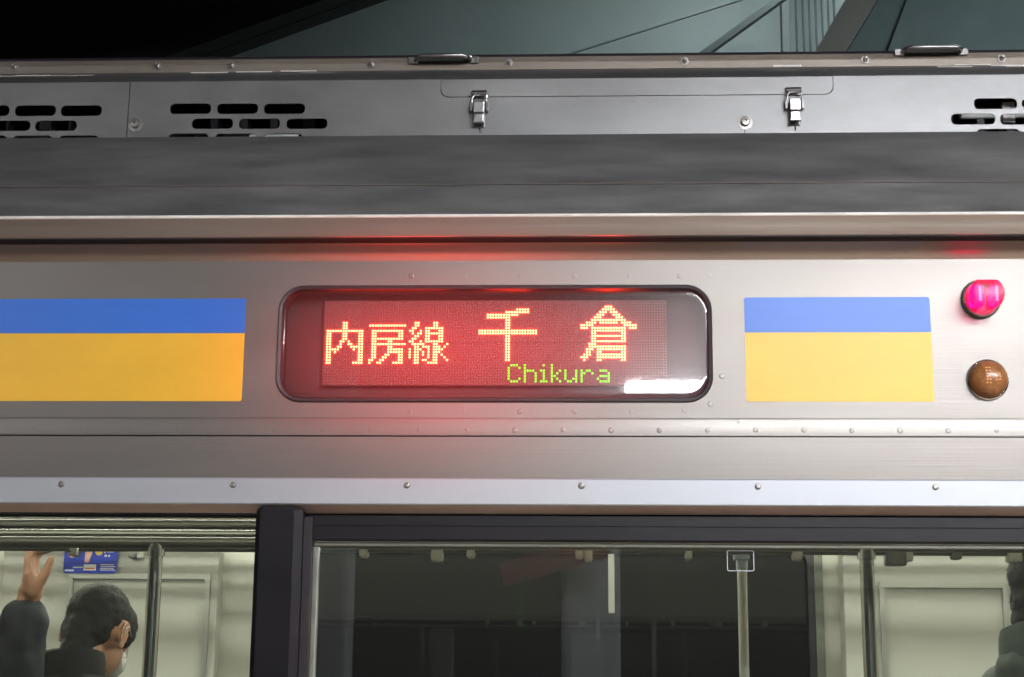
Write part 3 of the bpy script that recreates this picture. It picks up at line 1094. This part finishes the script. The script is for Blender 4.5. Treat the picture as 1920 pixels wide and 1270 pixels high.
# centre window frame: head bar, post
bm = bmesh.new()
hy = 0.004
extrude_profile(bm, [(0.020, Z(1017, 0.02)), (hy + 0.002, Z(1016, hy)), (hy, Z(1012, hy)), (hy, Z(988, hy)), (hy + 0.0015, Z(986, hy)), (hy + 0.0015, Z(968, hy)), (hy + 0.008, wz1), (0.03, wz1), (0.03, Z(1017, 0.03))], X(575, 990), XR)
obj('window_frame', bm, M['dark'], car)
obj('head_filler', box_bm(XL, XR, 0.0195, 0.031, Z(972, 0.02), Z(945, 0.02)), M['black'], car)
# upright post between the windows, with chamfered sides and rounded shoulders
px0, px1 = X(478, 1000, -0.02), X(566, 1000, -0.02)
pz1 = Z(951, -0.02)
bm = bmesh.new()
rp = 0.010
outl = [(px0, wz0), (px0, pz1 - rp)] + [(px0 + rp - rp * math.cos(R(18 * k)), pz1 - rp + rp * math.sin(R(18 * k))) for k in range(1, 6)] + \
       [(px1 - rp + rp * math.sin(R(18 * k)), pz1 - rp + rp * math.cos(R(18 * k))) for k in range(0, 5)] + [(px1, pz1 - rp), (px1, wz0)]
pc = ((px0 + px1) / 2)
front_l = [bm.verts.new((pc + (u - pc) * 0.72 - 0.002, -0.024, v - (0.004 if v > pz1 - rp else 0))) for u, v in outl]
mid_l = [bm.verts.new((u, -0.016, v)) for u, v in outl]
back_l = [bm.verts.new((u, 0.012, v)) for u, v in outl]
m2 = len(outl)
for A, B in ((front_l, mid_l), (mid_l, back_l)):
    for k in range(m2):
        bm.faces.new((A[k], A[(k + 1) % m2], B[(k + 1) % m2], B[k]))
bm.faces.new(front_l)
bm.faces.new(back_l)
obj('window_post', bm, M['dark'], car)
obj('window_post_flange', box_bm(px1 + 0.0005, px1 + 0.013, -0.006, 0.022, wz0, Z(972, 0)), M['rubber'], car)
# pale seal round the centre pane
sx0, sx1 = X(587, 1120, 0.014), X(600, 1120, 0.014)
bm = bmesh.new()
add_box(bm, sx0 - 0.003, sx0 + 0.007, 0.012, 0.024, wz0, Z(1027, 0.014), bevel=0.002)
add_box(bm, sx0 - 0.001, XR, 0.013, 0.024, Z(1026, 0.014), Z(1018.2, 0.014), bevel=0.002)
obj('glazing_seal', bm, M['seal'], car, True)
# panes
obj('window_pane', box_bm(sx0, XR, 0.0245, 0.0285, wz0, Z(1017, 0.014)), M['glass'], car)
obj('window_pane', box_bm(XL, px0 + 0.004, 0.0245, 0.0285, wz0, wz1 + 0.004), M['glass'], car)
# left sash head rail
bm = bmesh.new()
add_box(bm, XL, px0 - 0.0005, 0.012, 0.024, Z(969, 0.015), wz1 + 0.003, bevel=0.001)
obj('window_frame', bm, M['dark'], car)

# ================================================================== cabin
CW = 2.60     # far lining
obj('cabin_floor', box_bm(XL, XR, 0.03, 2.75, -0.02, 0.02), M['cabin_floor'], car)
obj('cabin_ceiling', box_bm(XL, XR, 0.03, 2.75, 2.30, 2.34), M['cream'], car)
obj('inner_lining', box_bm(XL, XR, 0.05, 0.06, Z(955, 0.05), 2.30), M['cream'], car)
for x_ in (XL, XR):
    obj('end_partition', box_bm(x_ - 0.02, x_ + 0.02, 0.06, 2.6, 0.02, 2.30), M['cream'], car)
# far wall: window opening and panels
fwx0, fwx1 = at(556, 1130, CW).x, at(1530, 1130, CW).x
fz1 = Z(1036, CW)
bm = bmesh.new()
flat_plate(bm, [(XL, 0.0), (XR, 0.0), (XR, 2.32), (XL, 2.32)], [rrect(fwx0, fwx1, 0.72, 1.988, 0.03, 6)], CW, CW + 0.05)
obj('far_lining', bm, M['cream'], car)
bm = bmesh.new()
flat_plate(bm, rrect(fwx0 - 0.004, fwx1 + 0.022, 0.70, 2.004, 0.045, 6), [rrect(fwx0 + 0.012, fwx1 - 0.004, 0.735, 1.978, 0.03, 6)], CW - 0.012, CW + 0.02)
obj('far_window_frame', bm, M['seal'], car)
bm = bmesh.new()
flat_plate(bm, rrect(fwx0 + 0.011, fwx1 - 0.003, 0.734, 1.979, 0.03, 6), [rrect(fwx0 + 0.030, fwx1 - 0.024, 0.76, 1.958, 0.03, 6)], CW - 0.006, CW + 0.02)
obj('far_window_gasket', bm, M['rubber'], car)
obj('far_window_pane', box_bm(fwx0 + 0.012, fwx1 - 0.004, CW + 0.022, CW + 0.027, 0.735, 1.978), M['night_glass'], car)
# door pocket panels stand proud on both sides of that window
xa = at(1581, 1100, CW - 0.09).x
xb = at(1616, 1100, CW).x
obj('pocket_panel', box_bm(xa, xa + 0.62, CW - 0.09, CW - 0.001, 0.02, 2.10, bevel=0.004), M['cream2'], car)
xl1 = at(425, 1100, CW).x
obj('pocket_panel', box_bm(xl1 - 0.02 - 0.68, xl1 - 0.012, CW - 0.07, CW - 0.001, 0.02, 2.10, bevel=0.004), M['cream2'], car)
# framed door leaves (thin raised mouldings)
def moulding(x0_, x1_, ztop_, y, w=0.016):
    b = bmesh.new()
    flat_plate(b, [(x0_, 0.3), (x1_, 0.3), (x1_, ztop_), (x0_, ztop_)], [[(x0_ + w, 0.3 + w), (x1_ - w, 0.3 + w), (x1_ - w, ztop_ - w), (x0_ + w, ztop_ - w)]], y - 0.014, y + 0.002)
    obj('door_moulding', b, M['greyframe'], car)


moulding(at(128, 1090, CW - 0.08).x, at(394, 1090, CW - 0.08).x, Z(1080, CW - 0.08), CW - 0.0705)
moulding(at(1648, 1090, CW - 0.1).x, at(1888, 1090, CW - 0.1).x, Z(1088, CW - 0.1), CW - 0.0905)
# far luggage rack: throws the soft bars of shade on the lining
bm = bmesh.new()
for y_, z_ in ((2.20, 2.055), (2.26, 2.05), (2.32, 2.04), (2.38, 2.035)):
    add_box(bm, XL, XR, y_ - 0.012, y_ + 0.012, z_ - 0.008, z_ + 0.008, bevel=0.006)
obj('luggage_rack', bm, M['chrome'], car, True)
# cabin lamps
for y_, r_ in ((2.02, 0.02), (0.85, 0.009)):
    bm = bmesh.new()
    add_tube(bm, [(XL + .05, y_, 2.255), (XR - .05, y_, 2.255)], r_, 10)
    obj('cabin_lamp', bm, M['cabin_tube'], car, True)

# near luggage rack pipes and seat-end poles
RY = 0.34
rack = empty('near_luggage_rack', (0, 0, 0))
rack.parent = car
for y_, pyc, rr, mt in ((RY, 1005, 0.0080, 'chrome'), (RY - 0.02, 1021, 0.0098, 'dull_pipe'), (RY + 0.06, 988, 0.010, 'dull_pipe')):
    z_ = Z(pyc, y_)
    bm = bmesh.new()
    add_tube(bm, [(XL, y_, z_), (XR, y_, z_)], rr, 14)
    obj('rack_pipe', bm, M[mt], rack, True)
pz = Z(1024, RY - 0.02)
for px in (286, 1629):
    p = at(px, 1150, RY - 0.02)
    bm = bmesh.new()
    add_tube(bm, [(p.x, RY - 0.02, 0.3), (p.x, RY - 0.02, pz)], 0.0122, 16)
    add_tube(bm, [(p.x, RY - 0.02, pz - 0.02), (p.x, RY - 0.02, pz - 0.004)], 0.0152, 16)
    obj('seat_end_pole', bm, M['chrome'], car, True)
# vertical pole behind the pane, with its cap
y_ = 0.75
p = at(1391, 1060, y_)
p2 = at(1402, 1270, y_)
bm = bmesh.new()
add_tube(bm, [(p.x, y_, 0.5), (p.x, y_, Z(1064, y_))], 0.0095, 14)
pole = obj('grab_pole', bm, M['white_plastic'], car, True)
bm = bmesh.new()
zc_ = Z(1045, y_)
add_box(bm, p.x - 0.016, p.x + 0.014, y_ - 0.015, y_ + 0.015, zc_ - 0.004, zc_ + 0.018, bevel=0.004)
add_tube(bm, [(p.x, y_, zc_ - 0.022), (p.x, y_, zc_ - 0.002)], 0.0115, 14)
obj('pole_cap', bm, M['pale_post'], pole, True)
# outline of a clear square sticker on the pane
s0, s1 = at(1363, 1050, 0.0243), at(1414, 1050, 0.0243)
bm = bmesh.new()
zq0, zq1 = Z(1069, 0.0243), Z(1030, 0.0243)
flat_plate(bm, rrect(s0.x, s1.x, zq0, zq1, 0.003, 3), [rrect(s0.x + 0.0012, s1.x - 0.0012, zq0 + 0.0012, zq1 - 0.0012, 0.002, 3)], 0.0238, 0.0244)
obj('pane_sticker', bm, M['pale_post'], car)
# white upright fitting
y_ = 1.2
p = at(1146, 1040, y_)
bm = bmesh.new()
add_box(bm, p.x - 0.0068, p.x + 0.0068, y_ - 0.006, y_ + 0.006, Z(1149, y_), Z(1030, y_), bevel=0.002)
obj('strap_belt', bm, M['white_plastic'], car)
# short strap sleeves under the near rack
y_ = 0.62
for px, w, h, mt in ((683, 16, 14, 'white_plastic'), (820, 22, 20, 'white_plastic'), (883, 15, 14, 'white_plastic'), (1087, 16, 14, 'white_plastic'), (1103, 15, 19, 'white_plastic'),
                     (1291, 13, 15, 'white_plastic'), (1494, 19, 15, 'white_plastic'), (1678, 40, 24, 'grey_plastic'), (1702, 16, 16, 'white_plastic'), (1792, 19, 12, 'grey_plastic'), (1900, 28, 16, 'white_plastic')):
    p0, p1 = at(px - w / 2, 1035, y_), at(px + w / 2, 1035, y_)
    bm = bmesh.new()
    hw = (p1.x - p0.x) / 2
    add_box(bm, -hw, hw, -0.014, 0.014, Z(1034 + h, y_) - Z(1026, y_), 0.0, bevel=0.005, seg=3)
    o = obj('strap_sleeve', bm, M[mt], car, True)
    o.location = ((p0.x + p1.x) / 2, y_, Z(1026, y_))
bm = bmesh.new()
add_tube(bm, [(XL, y_, Z(1028, y_)), (XR, y_, Z(1028, y_))], 0.0105, 14)
obj('strap_rail', bm, M['grey_plastic'], car, True)

# buffer stops / coat hook on far wall
p = at(248, 1041, CW - 0.1)
bm = bmesh.new()
add_lathe(bm, [(0.012, 0), (0.012, 0.03), (0.009, 0.036), (0, 0.037)], (0, 0, 0), 14)
o = obj('coat_hook', bm, M['grey_plastic'], car, True)
o.location = (p.x, CW - 0.0705, p.z)
bm = bmesh.new()
add_box(bm, 0.012, 0.030, -0.02, 0.0, -0.008, 0.010, bevel=0.002)
o2 = obj('hook_plate', bm, M['white_plastic'], o)

# ================================================================== far side, out of the far window
for px, y_, pt, pb, mt, lab, cat in ((978, 6.0, 1078, 1190, 'green_glint', 'thin glowing upright added for a green glint seen through the dark far window', 'lamp'),):
    p0, p1 = at(px, pb, y_), at(px, pt, y_)
    bm = bmesh.new()
    add_tube(bm, [(p0.x, y_, p0.z), (p0.x, y_, p1.z)], 0.011, 10)
    tag(obj('green_glint_tube', bm, M[mt], None, True), lab, cat)  # glowing tube stands in for a glint, not a lamp
p = at(1068, 1200, 5.8)
bm = bmesh.new()
add_tube(bm, [(p.x, 5.8, -1.1), (p.x, 5.8, 2.6)], 0.03, 10)
tag(obj('trackside_post', bm, M['pale_post'], None, True), 'dim upright post outside the far window', 'post')


# ================================================================== people
def blob(parts, voxel=0.007, smooth=4, disp=0.0, dscale=20):
    """one continuous surface from overlapping tapered limbs and ellipsoids"""
    bm_ = bmesh.new()
    for it in parts:
        if it[0] == 'e':
            _, c, r, rot = it
            mtx = Matrix.Translation(c) @ rot.to_4x4() @ Matrix.Diagonal((*r, 1))
            bmesh.ops.create_icosphere(bm_, subdivisions=3, radius=1, matrix=mtx)
        else:
            _, p0, r0, p1, r1 = it
            p0, p1 = Vector(p0), Vector(p1)
            n__ = max(2, int((p1 - p0).length / (min(r0, r1) * 0.5)))
            n__ = min(n__, 14)
            for k in range(n__ + 1):
                f = k / n__
                bmesh.ops.create_icosphere(bm_, subdivisions=2, radius=r0 + (r1 - r0) * f, matrix=Matrix.Translation(p0.lerp(p1, f)))
    me = bpy.data.meshes.new('tmp')
    bm_.to_mesh(me)
    bm_.free()
    o = bpy.data.objects.new('tmp', me)
    C.objects.link(o)
    md = o.modifiers.new('r', 'REMESH')
    md.mode = 'VOXEL'
    md.voxel_size = voxel
    ms = o.modifiers.new('s', 'SMOOTH')
    ms.iterations = smooth
    ms.factor = 0.5
    dg = bpy.context.evaluated_depsgraph_get()
    me2 = bpy.data.meshes.new_from_object(o.evaluated_get(dg))
    bpy.data.objects.remove(o)
    bm_ = bmesh.new()
    bm_.from_mesh(me2)
    if disp:
        bm_.normal_update()
        for v in bm_.verts:
            v.co += v.normal * disp * noise.noise(v.co * dscale)
    return bm_


I3 = Matrix.Identity(3)


def person_head(yaw, tilt, fwd):
    """skull, jaw, nose, ears, neck round the skull centre; the face looks to -y before turning"""
    T = Matrix.Rotation(yaw, 3, 'Z') @ Matrix.Rotation(fwd, 3, 'X') @ Matrix.Rotation(tilt, 3, 'Y')
    return T


def head_parts(c, T):
    q = lambda x, y, z: c + T @ Vector((x, y, z))
    ps = [('e', q(0, 0.005, 0.015), (0.076, 0.094, 0.090), T),
          ('e', q(0, -0.040, -0.045), (0.060, 0.055, 0.070), T),
          ('e', q(0, -0.062, -0.085), (0.030, 0.028, 0.026), T),
          ('e', q(0, -0.083, 0.018), (0.046, 0.020, 0.020), T),
          ('c', q(0, -0.092, 0.010), 0.009, q(0, -0.108, -0.028), 0.013),
          ('e', q(0, -0.093, -0.058), (0.024, 0.010, 0.008), T),
          ('e', q(-0.030, -0.084, -0.002), (0.015, 0.010, 0.009), T),
          ('e', q(0.030, -0.084, -0.002), (0.015, 0.010, 0.009), T)]
    for s in (-1, 1):
        rot = T @ Matrix.Rotation(R(-14), 3, 'X') @ Matrix.Rotation(s * R(28), 3, 'Z')
        ps.append(('e', q(s * 0.079, 0.004, -0.018), (0.005, 0.017, 0.030), rot))
        ps.append(('e', q(s * 0.078, -0.002, -0.042), (0.008, 0.010, 0.012), rot))
        hl = [q(s * (0.083 + 0.004 * math.sin(k)), 0.004 + 0.022 * math.sin(k), -0.016 + 0.031 * math.cos(k)) for k in (-0.9, -0.3, 0.3, 0.9, 1.5, 2.1, 2.7)]
        for u_, v_ in zip(hl, hl[1:]):
            ps.append(('c', u_, 0.0042, v_, 0.0042))
    return ps


def make_person(c, yaw, fwd, skin, coat_mat, label, hair_long=0.0, arm=None, sink=0.0, lean=0.0):
    """standing figure; c is the skull centre"""
    root = empty('person', (c.x, c.y, 0.02))
    off = Vector(root.location)
    tag(root, label, 'person')
    T = person_head(yaw, 0, fwd)
    B = Matrix.Rotation(yaw, 3, 'Z')
    q = lambda x, y, z: c + T @ Vector((x, y, z))
    b = lambda x, y, z: Vector((c.x, c.y, 0)) + B @ Vector((x, y + 0.05 + lean, z))
    H = c.z - 0.10                 # chin height
    sh_ = c.z - 0.27 + sink               # shoulder line
    parts = head_parts(c, T)
    parts.append(('c', q(0, 0.030, -0.05), 0.052, b(0, 0.015, sh_ + 0.02), 0.058))
    hip = sh_ - 0.52
    parts += [('c', b(-0.10, 0, sh_ - 0.10), 0.10, b(0.10, 0, sh_ - 0.10), 0.10), ('c', b(0, 0, sh_ - 0.1), 0.12, b(0, 0, hip), 0.12)]
    for s in (-1, 1):
        parts.append(('c', b(s * 0.09, 0, hip), 0.085, b(s * 0.10, 0, 0.5), 0.055))
        parts.append(('c', b(s * 0.10, 0, 0.5), 0.055, b(s * 0.10, 0.01, 0.07), 0.038))
        parts.append(('c', b(s * 0.10, 0.03, 0.035), 0.034, b(s * 0.11, -0.15, 0.03), 0.028))
    arms = []
    hands = []
    for s in (-1, 1):
        S = b(s * 0.185, 0, sh_ - 0.02)
        if arm and s == arm['side']:
            El, Wr = arm['elbow'], arm['wrist']
        else:
            El, Wr = b(s * 0.24, 0.03, sh_ - 0.30), b(s * 0.22, -0.10, sh_ - 0.52)
            hands += [('c', Wr, 0.026, Wr + Vector((0, 0, -0.07)) + B @ Vector((0, -0.02, 0)), 0.034)]
            for k in range(4):
                base = Wr + Vector((0, 0, -0.085)) + B @ Vector((0, -0.035 + 0.017 * k, 0))
                hands += [('c', base, 0.0095, base + Vector((0, 0, -0.05 + 0.006 * abs(k - 1))) + B @ Vector((-s * 0.015, 0, 0)), 0.008)]
            th = Wr + Vector((0, 0, -0.04)) + B @ Vector((0, -0.035, 0))
            hands += [('c', th, 0.011, th + Vector((0, 0, -0.045)) + B @ Vector((-s * 0.01, -0.02, 0)), 0.009)]
        arms += [(S, El, Wr)]
        parts += [('c', S, 0.048, El, 0.040), ('c', El, 0.040, Wr, 0.028)]
    parts += hands
    if arm:
        parts += arm['hand']
    bm_ = blob(parts, 0.0046, 2)
    bmesh.ops.translate(bm_, verts=bm_.verts[:], vec=-off)
    body = obj('body', bm_, skin, root, True, 180)
    # coat
    cp = [('c', b(-0.11, 0.0, sh_ - 0.09), 0.118, b(0.11, 0.0, sh_ - 0.09), 0.118), ('c', b(0, 0.0, sh_ - 0.1), 0.155, b(0, 0, hip - 0.05), 0.165),
          ('e', b(0, 0.022, sh_ + 0.035), (0.112, 0.098, 0.075), B)]
    for k, (S, El, Wr) in enumerate(arms):
        cp += [('c', S, 0.078, El, 0.066), ('c', El, 0.068, El.lerp(Wr, 0.80), 0.056)]
    bm_ = blob(cp, 0.009, 6, 0.006, 24)
    bmesh.ops.translate(bm_, verts=bm_.verts[:], vec=-off)
    obj('coat', bm_, coat_mat, root, True, 180)
    # stand-up collar
    bm_ = bmesh.new()
    n1 = 28
    rings = []
    for rr, hh in ((0.092, -0.01), (0.090, 0.055), (0.086, 0.072), (0.078, 0.068), (0.078, 0.0)):
        ring = []
        for k in range(n1):
            a_ = 2 * math.pi * k / n1
            wob = 1 + 0.05 * math.sin(3 * a_ + 1) + 0.03 * math.sin(7 * a_)
            ring.append(bm_.verts.new(b(rr * wob * math.sin(a_), 0.018 - rr * 1.0 * wob * math.cos(a_), sh_ + 0.055 + hh + 0.012 * math.sin(2 * a_))))
        rings.append(ring)
    for r0, r1 in zip(rings, rings[1:] + rings[:1]):
        for k in range(n1):
            bm_.faces.new((r0[k], r0[(k + 1) % n1], r1[(k + 1) % n1], r1[k]))
    bmesh.ops.translate(bm_, verts=bm_.verts[:], vec=-off)
    obj('collar', bm_, coat_mat, root, True, 60)
    # trousers
    tp = [('c', b(-0.06, 0, hip), 0.13, b(0.06, 0, hip), 0.13)]
    for s in (-1, 1):
        tp += [('c', b(s * 0.09, 0, hip), 0.105, b(s * 0.10, 0, 0.5), 0.075), ('c', b(s * 0.10, 0, 0.5), 0.075, b(s * 0.10, 0.01, 0.08), 0.062)]
    bm_ = blob(tp, 0.014, 2)
    bmesh.ops.translate(bm_, verts=bm_.verts[:], vec=-off)
    obj('trousers', bm_, M['jacket'], root, True, 180)
    # hair: cap over crown and back, short fade at the nape
    hp = [('e', q(0, 0.013, 0.026), (0.0785, 0.0945, 0.0885), T), ('e', q(0, 0.046, -0.024), (0.067, 0.050, 0.064), T), ('c', q(0, 0.050, -0.04), 0.048, q(0, 0.040, -0.095), 0.050), ('e', q(-0.062, -0.034, 0.018), (0.018, 0.034, 0.050), T), ('e', q(0.062, -0.034, 0.018), (0.018, 0.034, 0.050), T),
          ('e', q(0, -0.045, 0.055), (0.064, 0.055, 0.050), T)]
    if hair_long:
        hp += [('c', q(-0.05, 0.05, -0.03), 0.05, q(-0.05, 0.05, -0.03 - hair_long), 0.045), ('c', q(0.05, 0.05, -0.03), 0.05, q(0.05, 0.05, -0.03 - hair_long), 0.045)]
    bm_ = blob(hp, 0.006, 3, 0.004, 45)
    bm_.normal_update()
    Ti = T.inverted()
    vsl = [v for v in bm_.verts]
    for v in random.choices(vsl, k=7000):
        l_ = Ti @ (v.co - c)
        if l_.z < -0.07:
            continue
        nn = (v.normal + Vector((random.uniform(-.9, .9), random.uniform(-.9, .9), random.uniform(-1.3, .1)))).normalized()
        tt = nn.cross(Vector((random.random(), random.random(), random.random()))).normalized() * 0.0008
        L_ = random.uniform(0.003, 0.0085)
        p0_ = v.co - v.normal * 0.002
        a1, a2, a3 = bm_.verts.new(p0_ + tt), bm_.verts.new(p0_ - tt), bm_.verts.new(p0_ + nn * L_)
        bm_.faces.new((a1, a2, a3))
    bmesh.ops.translate(bm_, verts=bm_.verts[:], vec=-off)
    obj('hair', bm_, M['hair'], root, True, 180)
    # face mask and its ear loops
    bm_ = blob([('e', q(0, -0.088, -0.045), (0.054, 0.030, 0.046), T)], 0.006, 2)
    bmesh.ops.translate(bm_, verts=bm_.verts[:], vec=-off)
    mk = obj('face_mask', bm_, M['mask'], root, True, 180)
    bm_ = bmesh.new()
    for s in (-1, 1):
        add_tube(bm_, [p_ - off for p_ in (q(s * 0.050, -0.085, -0.03), q(s * 0.079, -0.030, 0.000), q(s * 0.085, -0.002, 0.010), q(s * 0.087, 0.016, -0.006), q(s * 0.084, 0.014, -0.038), q(s * 0.074, -0.028, -0.060), q(s * 0.050, -0.082, -0.068))], 0.0015, 6)
    obj('ear_loop', bm_, M['mask'], mk, True)
    # eyes
    bm_ = bmesh.new()
    for s in (-1, 1):
        bmesh.ops.create_icosphere(bm_, subdivisions=2, radius=0.010, matrix=Matrix.Translation(q(s * 0.031, -0.085, -0.001) - off))
    obj('eyes', bm_, M['card_navy'], root, True, 180)
    return root


HY = 1.60
hc = at(184, 1181, HY)
make_person(hc, R(180 - 14), R(30), M['skin'], M['jacket'], 'passenger with short black hair, white mask loop and black jacket, seen from behind', sink=0.085, lean=0.05)

# passenger at the frame edge, one hand up on a strap
AY = 1.20
wr = at(52, 1128, AY)
el = at(20, 1310, AY - 0.02)
k1 = at(66, 1082, AY)
ring_z = Z(1037, AY)
hand = [('c', wr, 0.026, wr.lerp(k1, 0.4), 0.029)]
for k, (dx, dy, ln) in enumerate(((0.004, -0.034, 0.85), (-0.004, -0.012, 1.0), (-0.006, 0.010, 1.0), (-0.002, 0.032, 0.86))):
    m_a = wr.lerp(k1, 0.5) + Vector((dx * 0.5, dy * 0.6, 0))
    p_a = k1 + Vector((dx - 0.008, dy, 0.004))
    p_b = p_a + Vector((-0.004, 0.0, 0.036 * ln))
    p_c = p_b + Vector((0.003, 0.003, 0.020 * ln))
    p_d = p_c + Vector((0.012, 0.010, 0.010))
    hand += [('c', m_a, 0.0190, p_a, 0.0130), ('c', p_a, 0.0115, p_b, 0.0096), ('c', p_b, 0.0096, p_c, 0.0088), ('c', p_c, 0.0088, p_d, 0.0078)]
t0 = wr.lerp(k1, 0.35) + Vector((0.012, -0.020, 0.0))
t1 = at(86, 1074, AY - 0.02)
t2 = at(96, 1048, AY - 0.02)
hand += [('c', t0, 0.0165, t1, 0.0112), ('c', t1, 0.0112, t2, 0.0086)]
hc2 = at(-125, 1128, AY)
make_person(hc2, R(180 - 8), R(6), M['skin'], M['navy'], 'passenger at the edge in a dark navy coat, one hand raised to a strap', arm={'side': -1, 'elbow': el, 'wrist': wr, 'hand': hand})
# strap it holds
st = empty('hand_strap', (k1.x, AY + 0.02, ring_z))
tag(st, 'hanging hand strap gripped by the raised hand', 'hand strap')
bm = bmesh.new()
add_tube(bm, [(0.062 * math.cos(2 * math.pi * k / 24), 0, 0.062 * math.sin(2 * math.pi * k / 24) + 0.062) for k in range(25)], 0.0075, 8)
obj('grip_ring', bm, M['grey_plastic'], st, True)
obj('belt', box_bm(-0.011, 0.011, -0.003, 0.003, 0.124, 0.24, bevel=0.001), M['white_plastic'], st)

GY = 1.10
hc3 = at(1980, 1108, GY)
make_person(hc3, R(104), R(8), M['skin'], M['green_coat'], 'passenger half cut off by the frame edge, dark hair and dull green coat', sink=0.065, lean=-0.03)

# hanging straps seen through the first window
for px, lab in ((128, 'grey hand strap belt slanting in front of the blue card'),):
    pA, pB = at(108, 1000, 0.5), at(134, 1036, 0.5)
    s = empty('hand_strap', pA)
    tag(s, lab, 'hand strap')
    bm = bmesh.new()
    d_ = pB - pA
    add_tube(bm, [Vector((0, 0, 0)), d_ * 0.5, d_], [0.006, 0.0065, 0.007], 8)
    obj('belt', bm, M['grey_plastic'], s, True)
    bm = bmesh.new()
    add_box(bm, d_.x - 0.006, d_.x + 0.012, -0.006, 0.006, d_.z - 0.006, d_.z + 0.01, bevel=0.003)
    obj('buckle', bm, M['white_plastic'], s, True)

# advertisement card on the far door
CYD = CW - 0.09
ca, cb = at(118, 1075, CYD), at(222, 1020, CYD)
card = empty('advert_card', (ca.x, CYD, ca.z))
tag(card, 'blue advertisement card with small white lettering on the far wall', 'poster')
Wc, Hc = cb.x - ca.x, cb.z - ca.z
bm = bmesh.new()
flat_plate(bm, rrect(0, Wc, 0, Hc, 0.010, 4), [], 0, 0.0012)
obj('sheet', bm, M['card_blue'], card)


def printed(name, mat, quads, y=-0.0004):
    b = bmesh.new()
    for pts in quads:
        flat_plate(b, [(u * Wc, v * Hc) for u, v in pts], [], y, -0.0001)
    obj(name, b, mat, card)


def rq(a_, b__, c_, d_):
    return [(a_, c_), (b__, c_), (b__, d_), (a_, d_)]


def disc(cx, cy_, rx, ry, n=14):
    return [(cx + rx * math.cos(2 * math.pi * k / n), cy_ + ry * math.sin(2 * math.pi * k / n)) for k in range(n)]


printed('dark_figure', M['card_navy'], [[(0.07, 0.62), (0.30, 0.50), (0.36, 1.0), (0.02, 1.0)]])
printed('face_print', M['card_pink'], [disc(0.15, 0.62, 0.06, 0.10), [(0.39, 0.36), (0.46, 0.36), (0.53, 0.72), (0.46, 0.88), (0.39, 0.70)]])
printed('coin_print', M['card_gold'], [disc(0.65, 0.76, 0.075, 0.16)])
printed('white_lettering', M['card_white'], [rq(0.75, 0.78, 0.72, 0.76), rq(0.75, 0.78, 0.80, 0.84), rq(0.77, 0.79, 0.76, 0.84), rq(0.75, 0.77, 0.68, 0.76)] +
        [rq(0.805 + 0.03 * k, 0.825 + 0.03 * k, 0.70, 0.83) for k in range(4)] + [rq(0.755, 0.80, 0.56, 0.63), rq(0.82, 0.86, 0.56, 0.62)] +
        [rq(0.69, 0.97 - 0.03 * (k % 2), 0.10 + 0.06 * k, 0.125 + 0.06 * k) for k in range(4)] + [rq(0.18, 0.36, 0.18, 0.22), rq(0.03, 0.20, 0.07, 0.12)])
printed('product_print', M['card_white'], [rq(0.38, 0.61, 0.10, 0.30)])
printed('product_label', M['card_red'], [rq(0.40, 0.59, 0.14, 0.19)], -0.0006)

# ================================================================== platform behind the camera (only mirrored in the panes)
for i, px in enumerate((-1.05, 0.42)):
    o = obj('platform_column', box_bm(-(0.083, 0.118)[i], (0.083, 0.118)[i], -0.1, 0.1, 0, 3.25, bevel=0.02), M['pale_post'])
    o.location = ((-1.02, -4.0, 0), (0.04, -4.0, 0))[i]
    tag(o, ('pale column mirrored in the first part of the pane', 'pale column mirrored beside the white strap')[i], 'column', 'platform columns')

sg = empty('red_reflection_board', (-0.10, -3.75, 2.02), 0)
tag(sg, 'small red board added for a reflection above the middle of the pane', 'sign')
obj('reflection_panel', box_bm(-0.22, 0.22, -0.015, 0.015, -0.045, 0.045, bevel=0.004, mtx=Matrix.Rotation(R(-16), 4, 'Y')), M['red_board'], sg)  # made-up red board, gives the pane a red reflection
for xx in (-0.18, 0.18):
    obj('hanger_rod', box_bm(xx - 0.006, xx + 0.006, -0.006, 0.006, 0.0, 1.23), M['black_steel'], sg)

# ================================================================== damp night air
if HAZE > 0:
    m = bpy.data.materials.new('night_air')
    m.use_nodes = True
    n, l = nt(m)
    n.remove(n['Principled BSDF'])
    v = n.new('ShaderNodeVolumePrincipled')
    v.inputs['Color'].default_value = (0.95, 0.95, 0.95, 1)
    v.inputs['Density'].default_value = HAZE
    v.inputs['Anisotropy'].default_value = 0.0
    l.new(v.outputs[0], n['Material Output'].inputs['Volume'])
    tag(obj('haze', box_bm(-15, 15, -31, 31, -2.3, 8.0), m), kind='stuff')
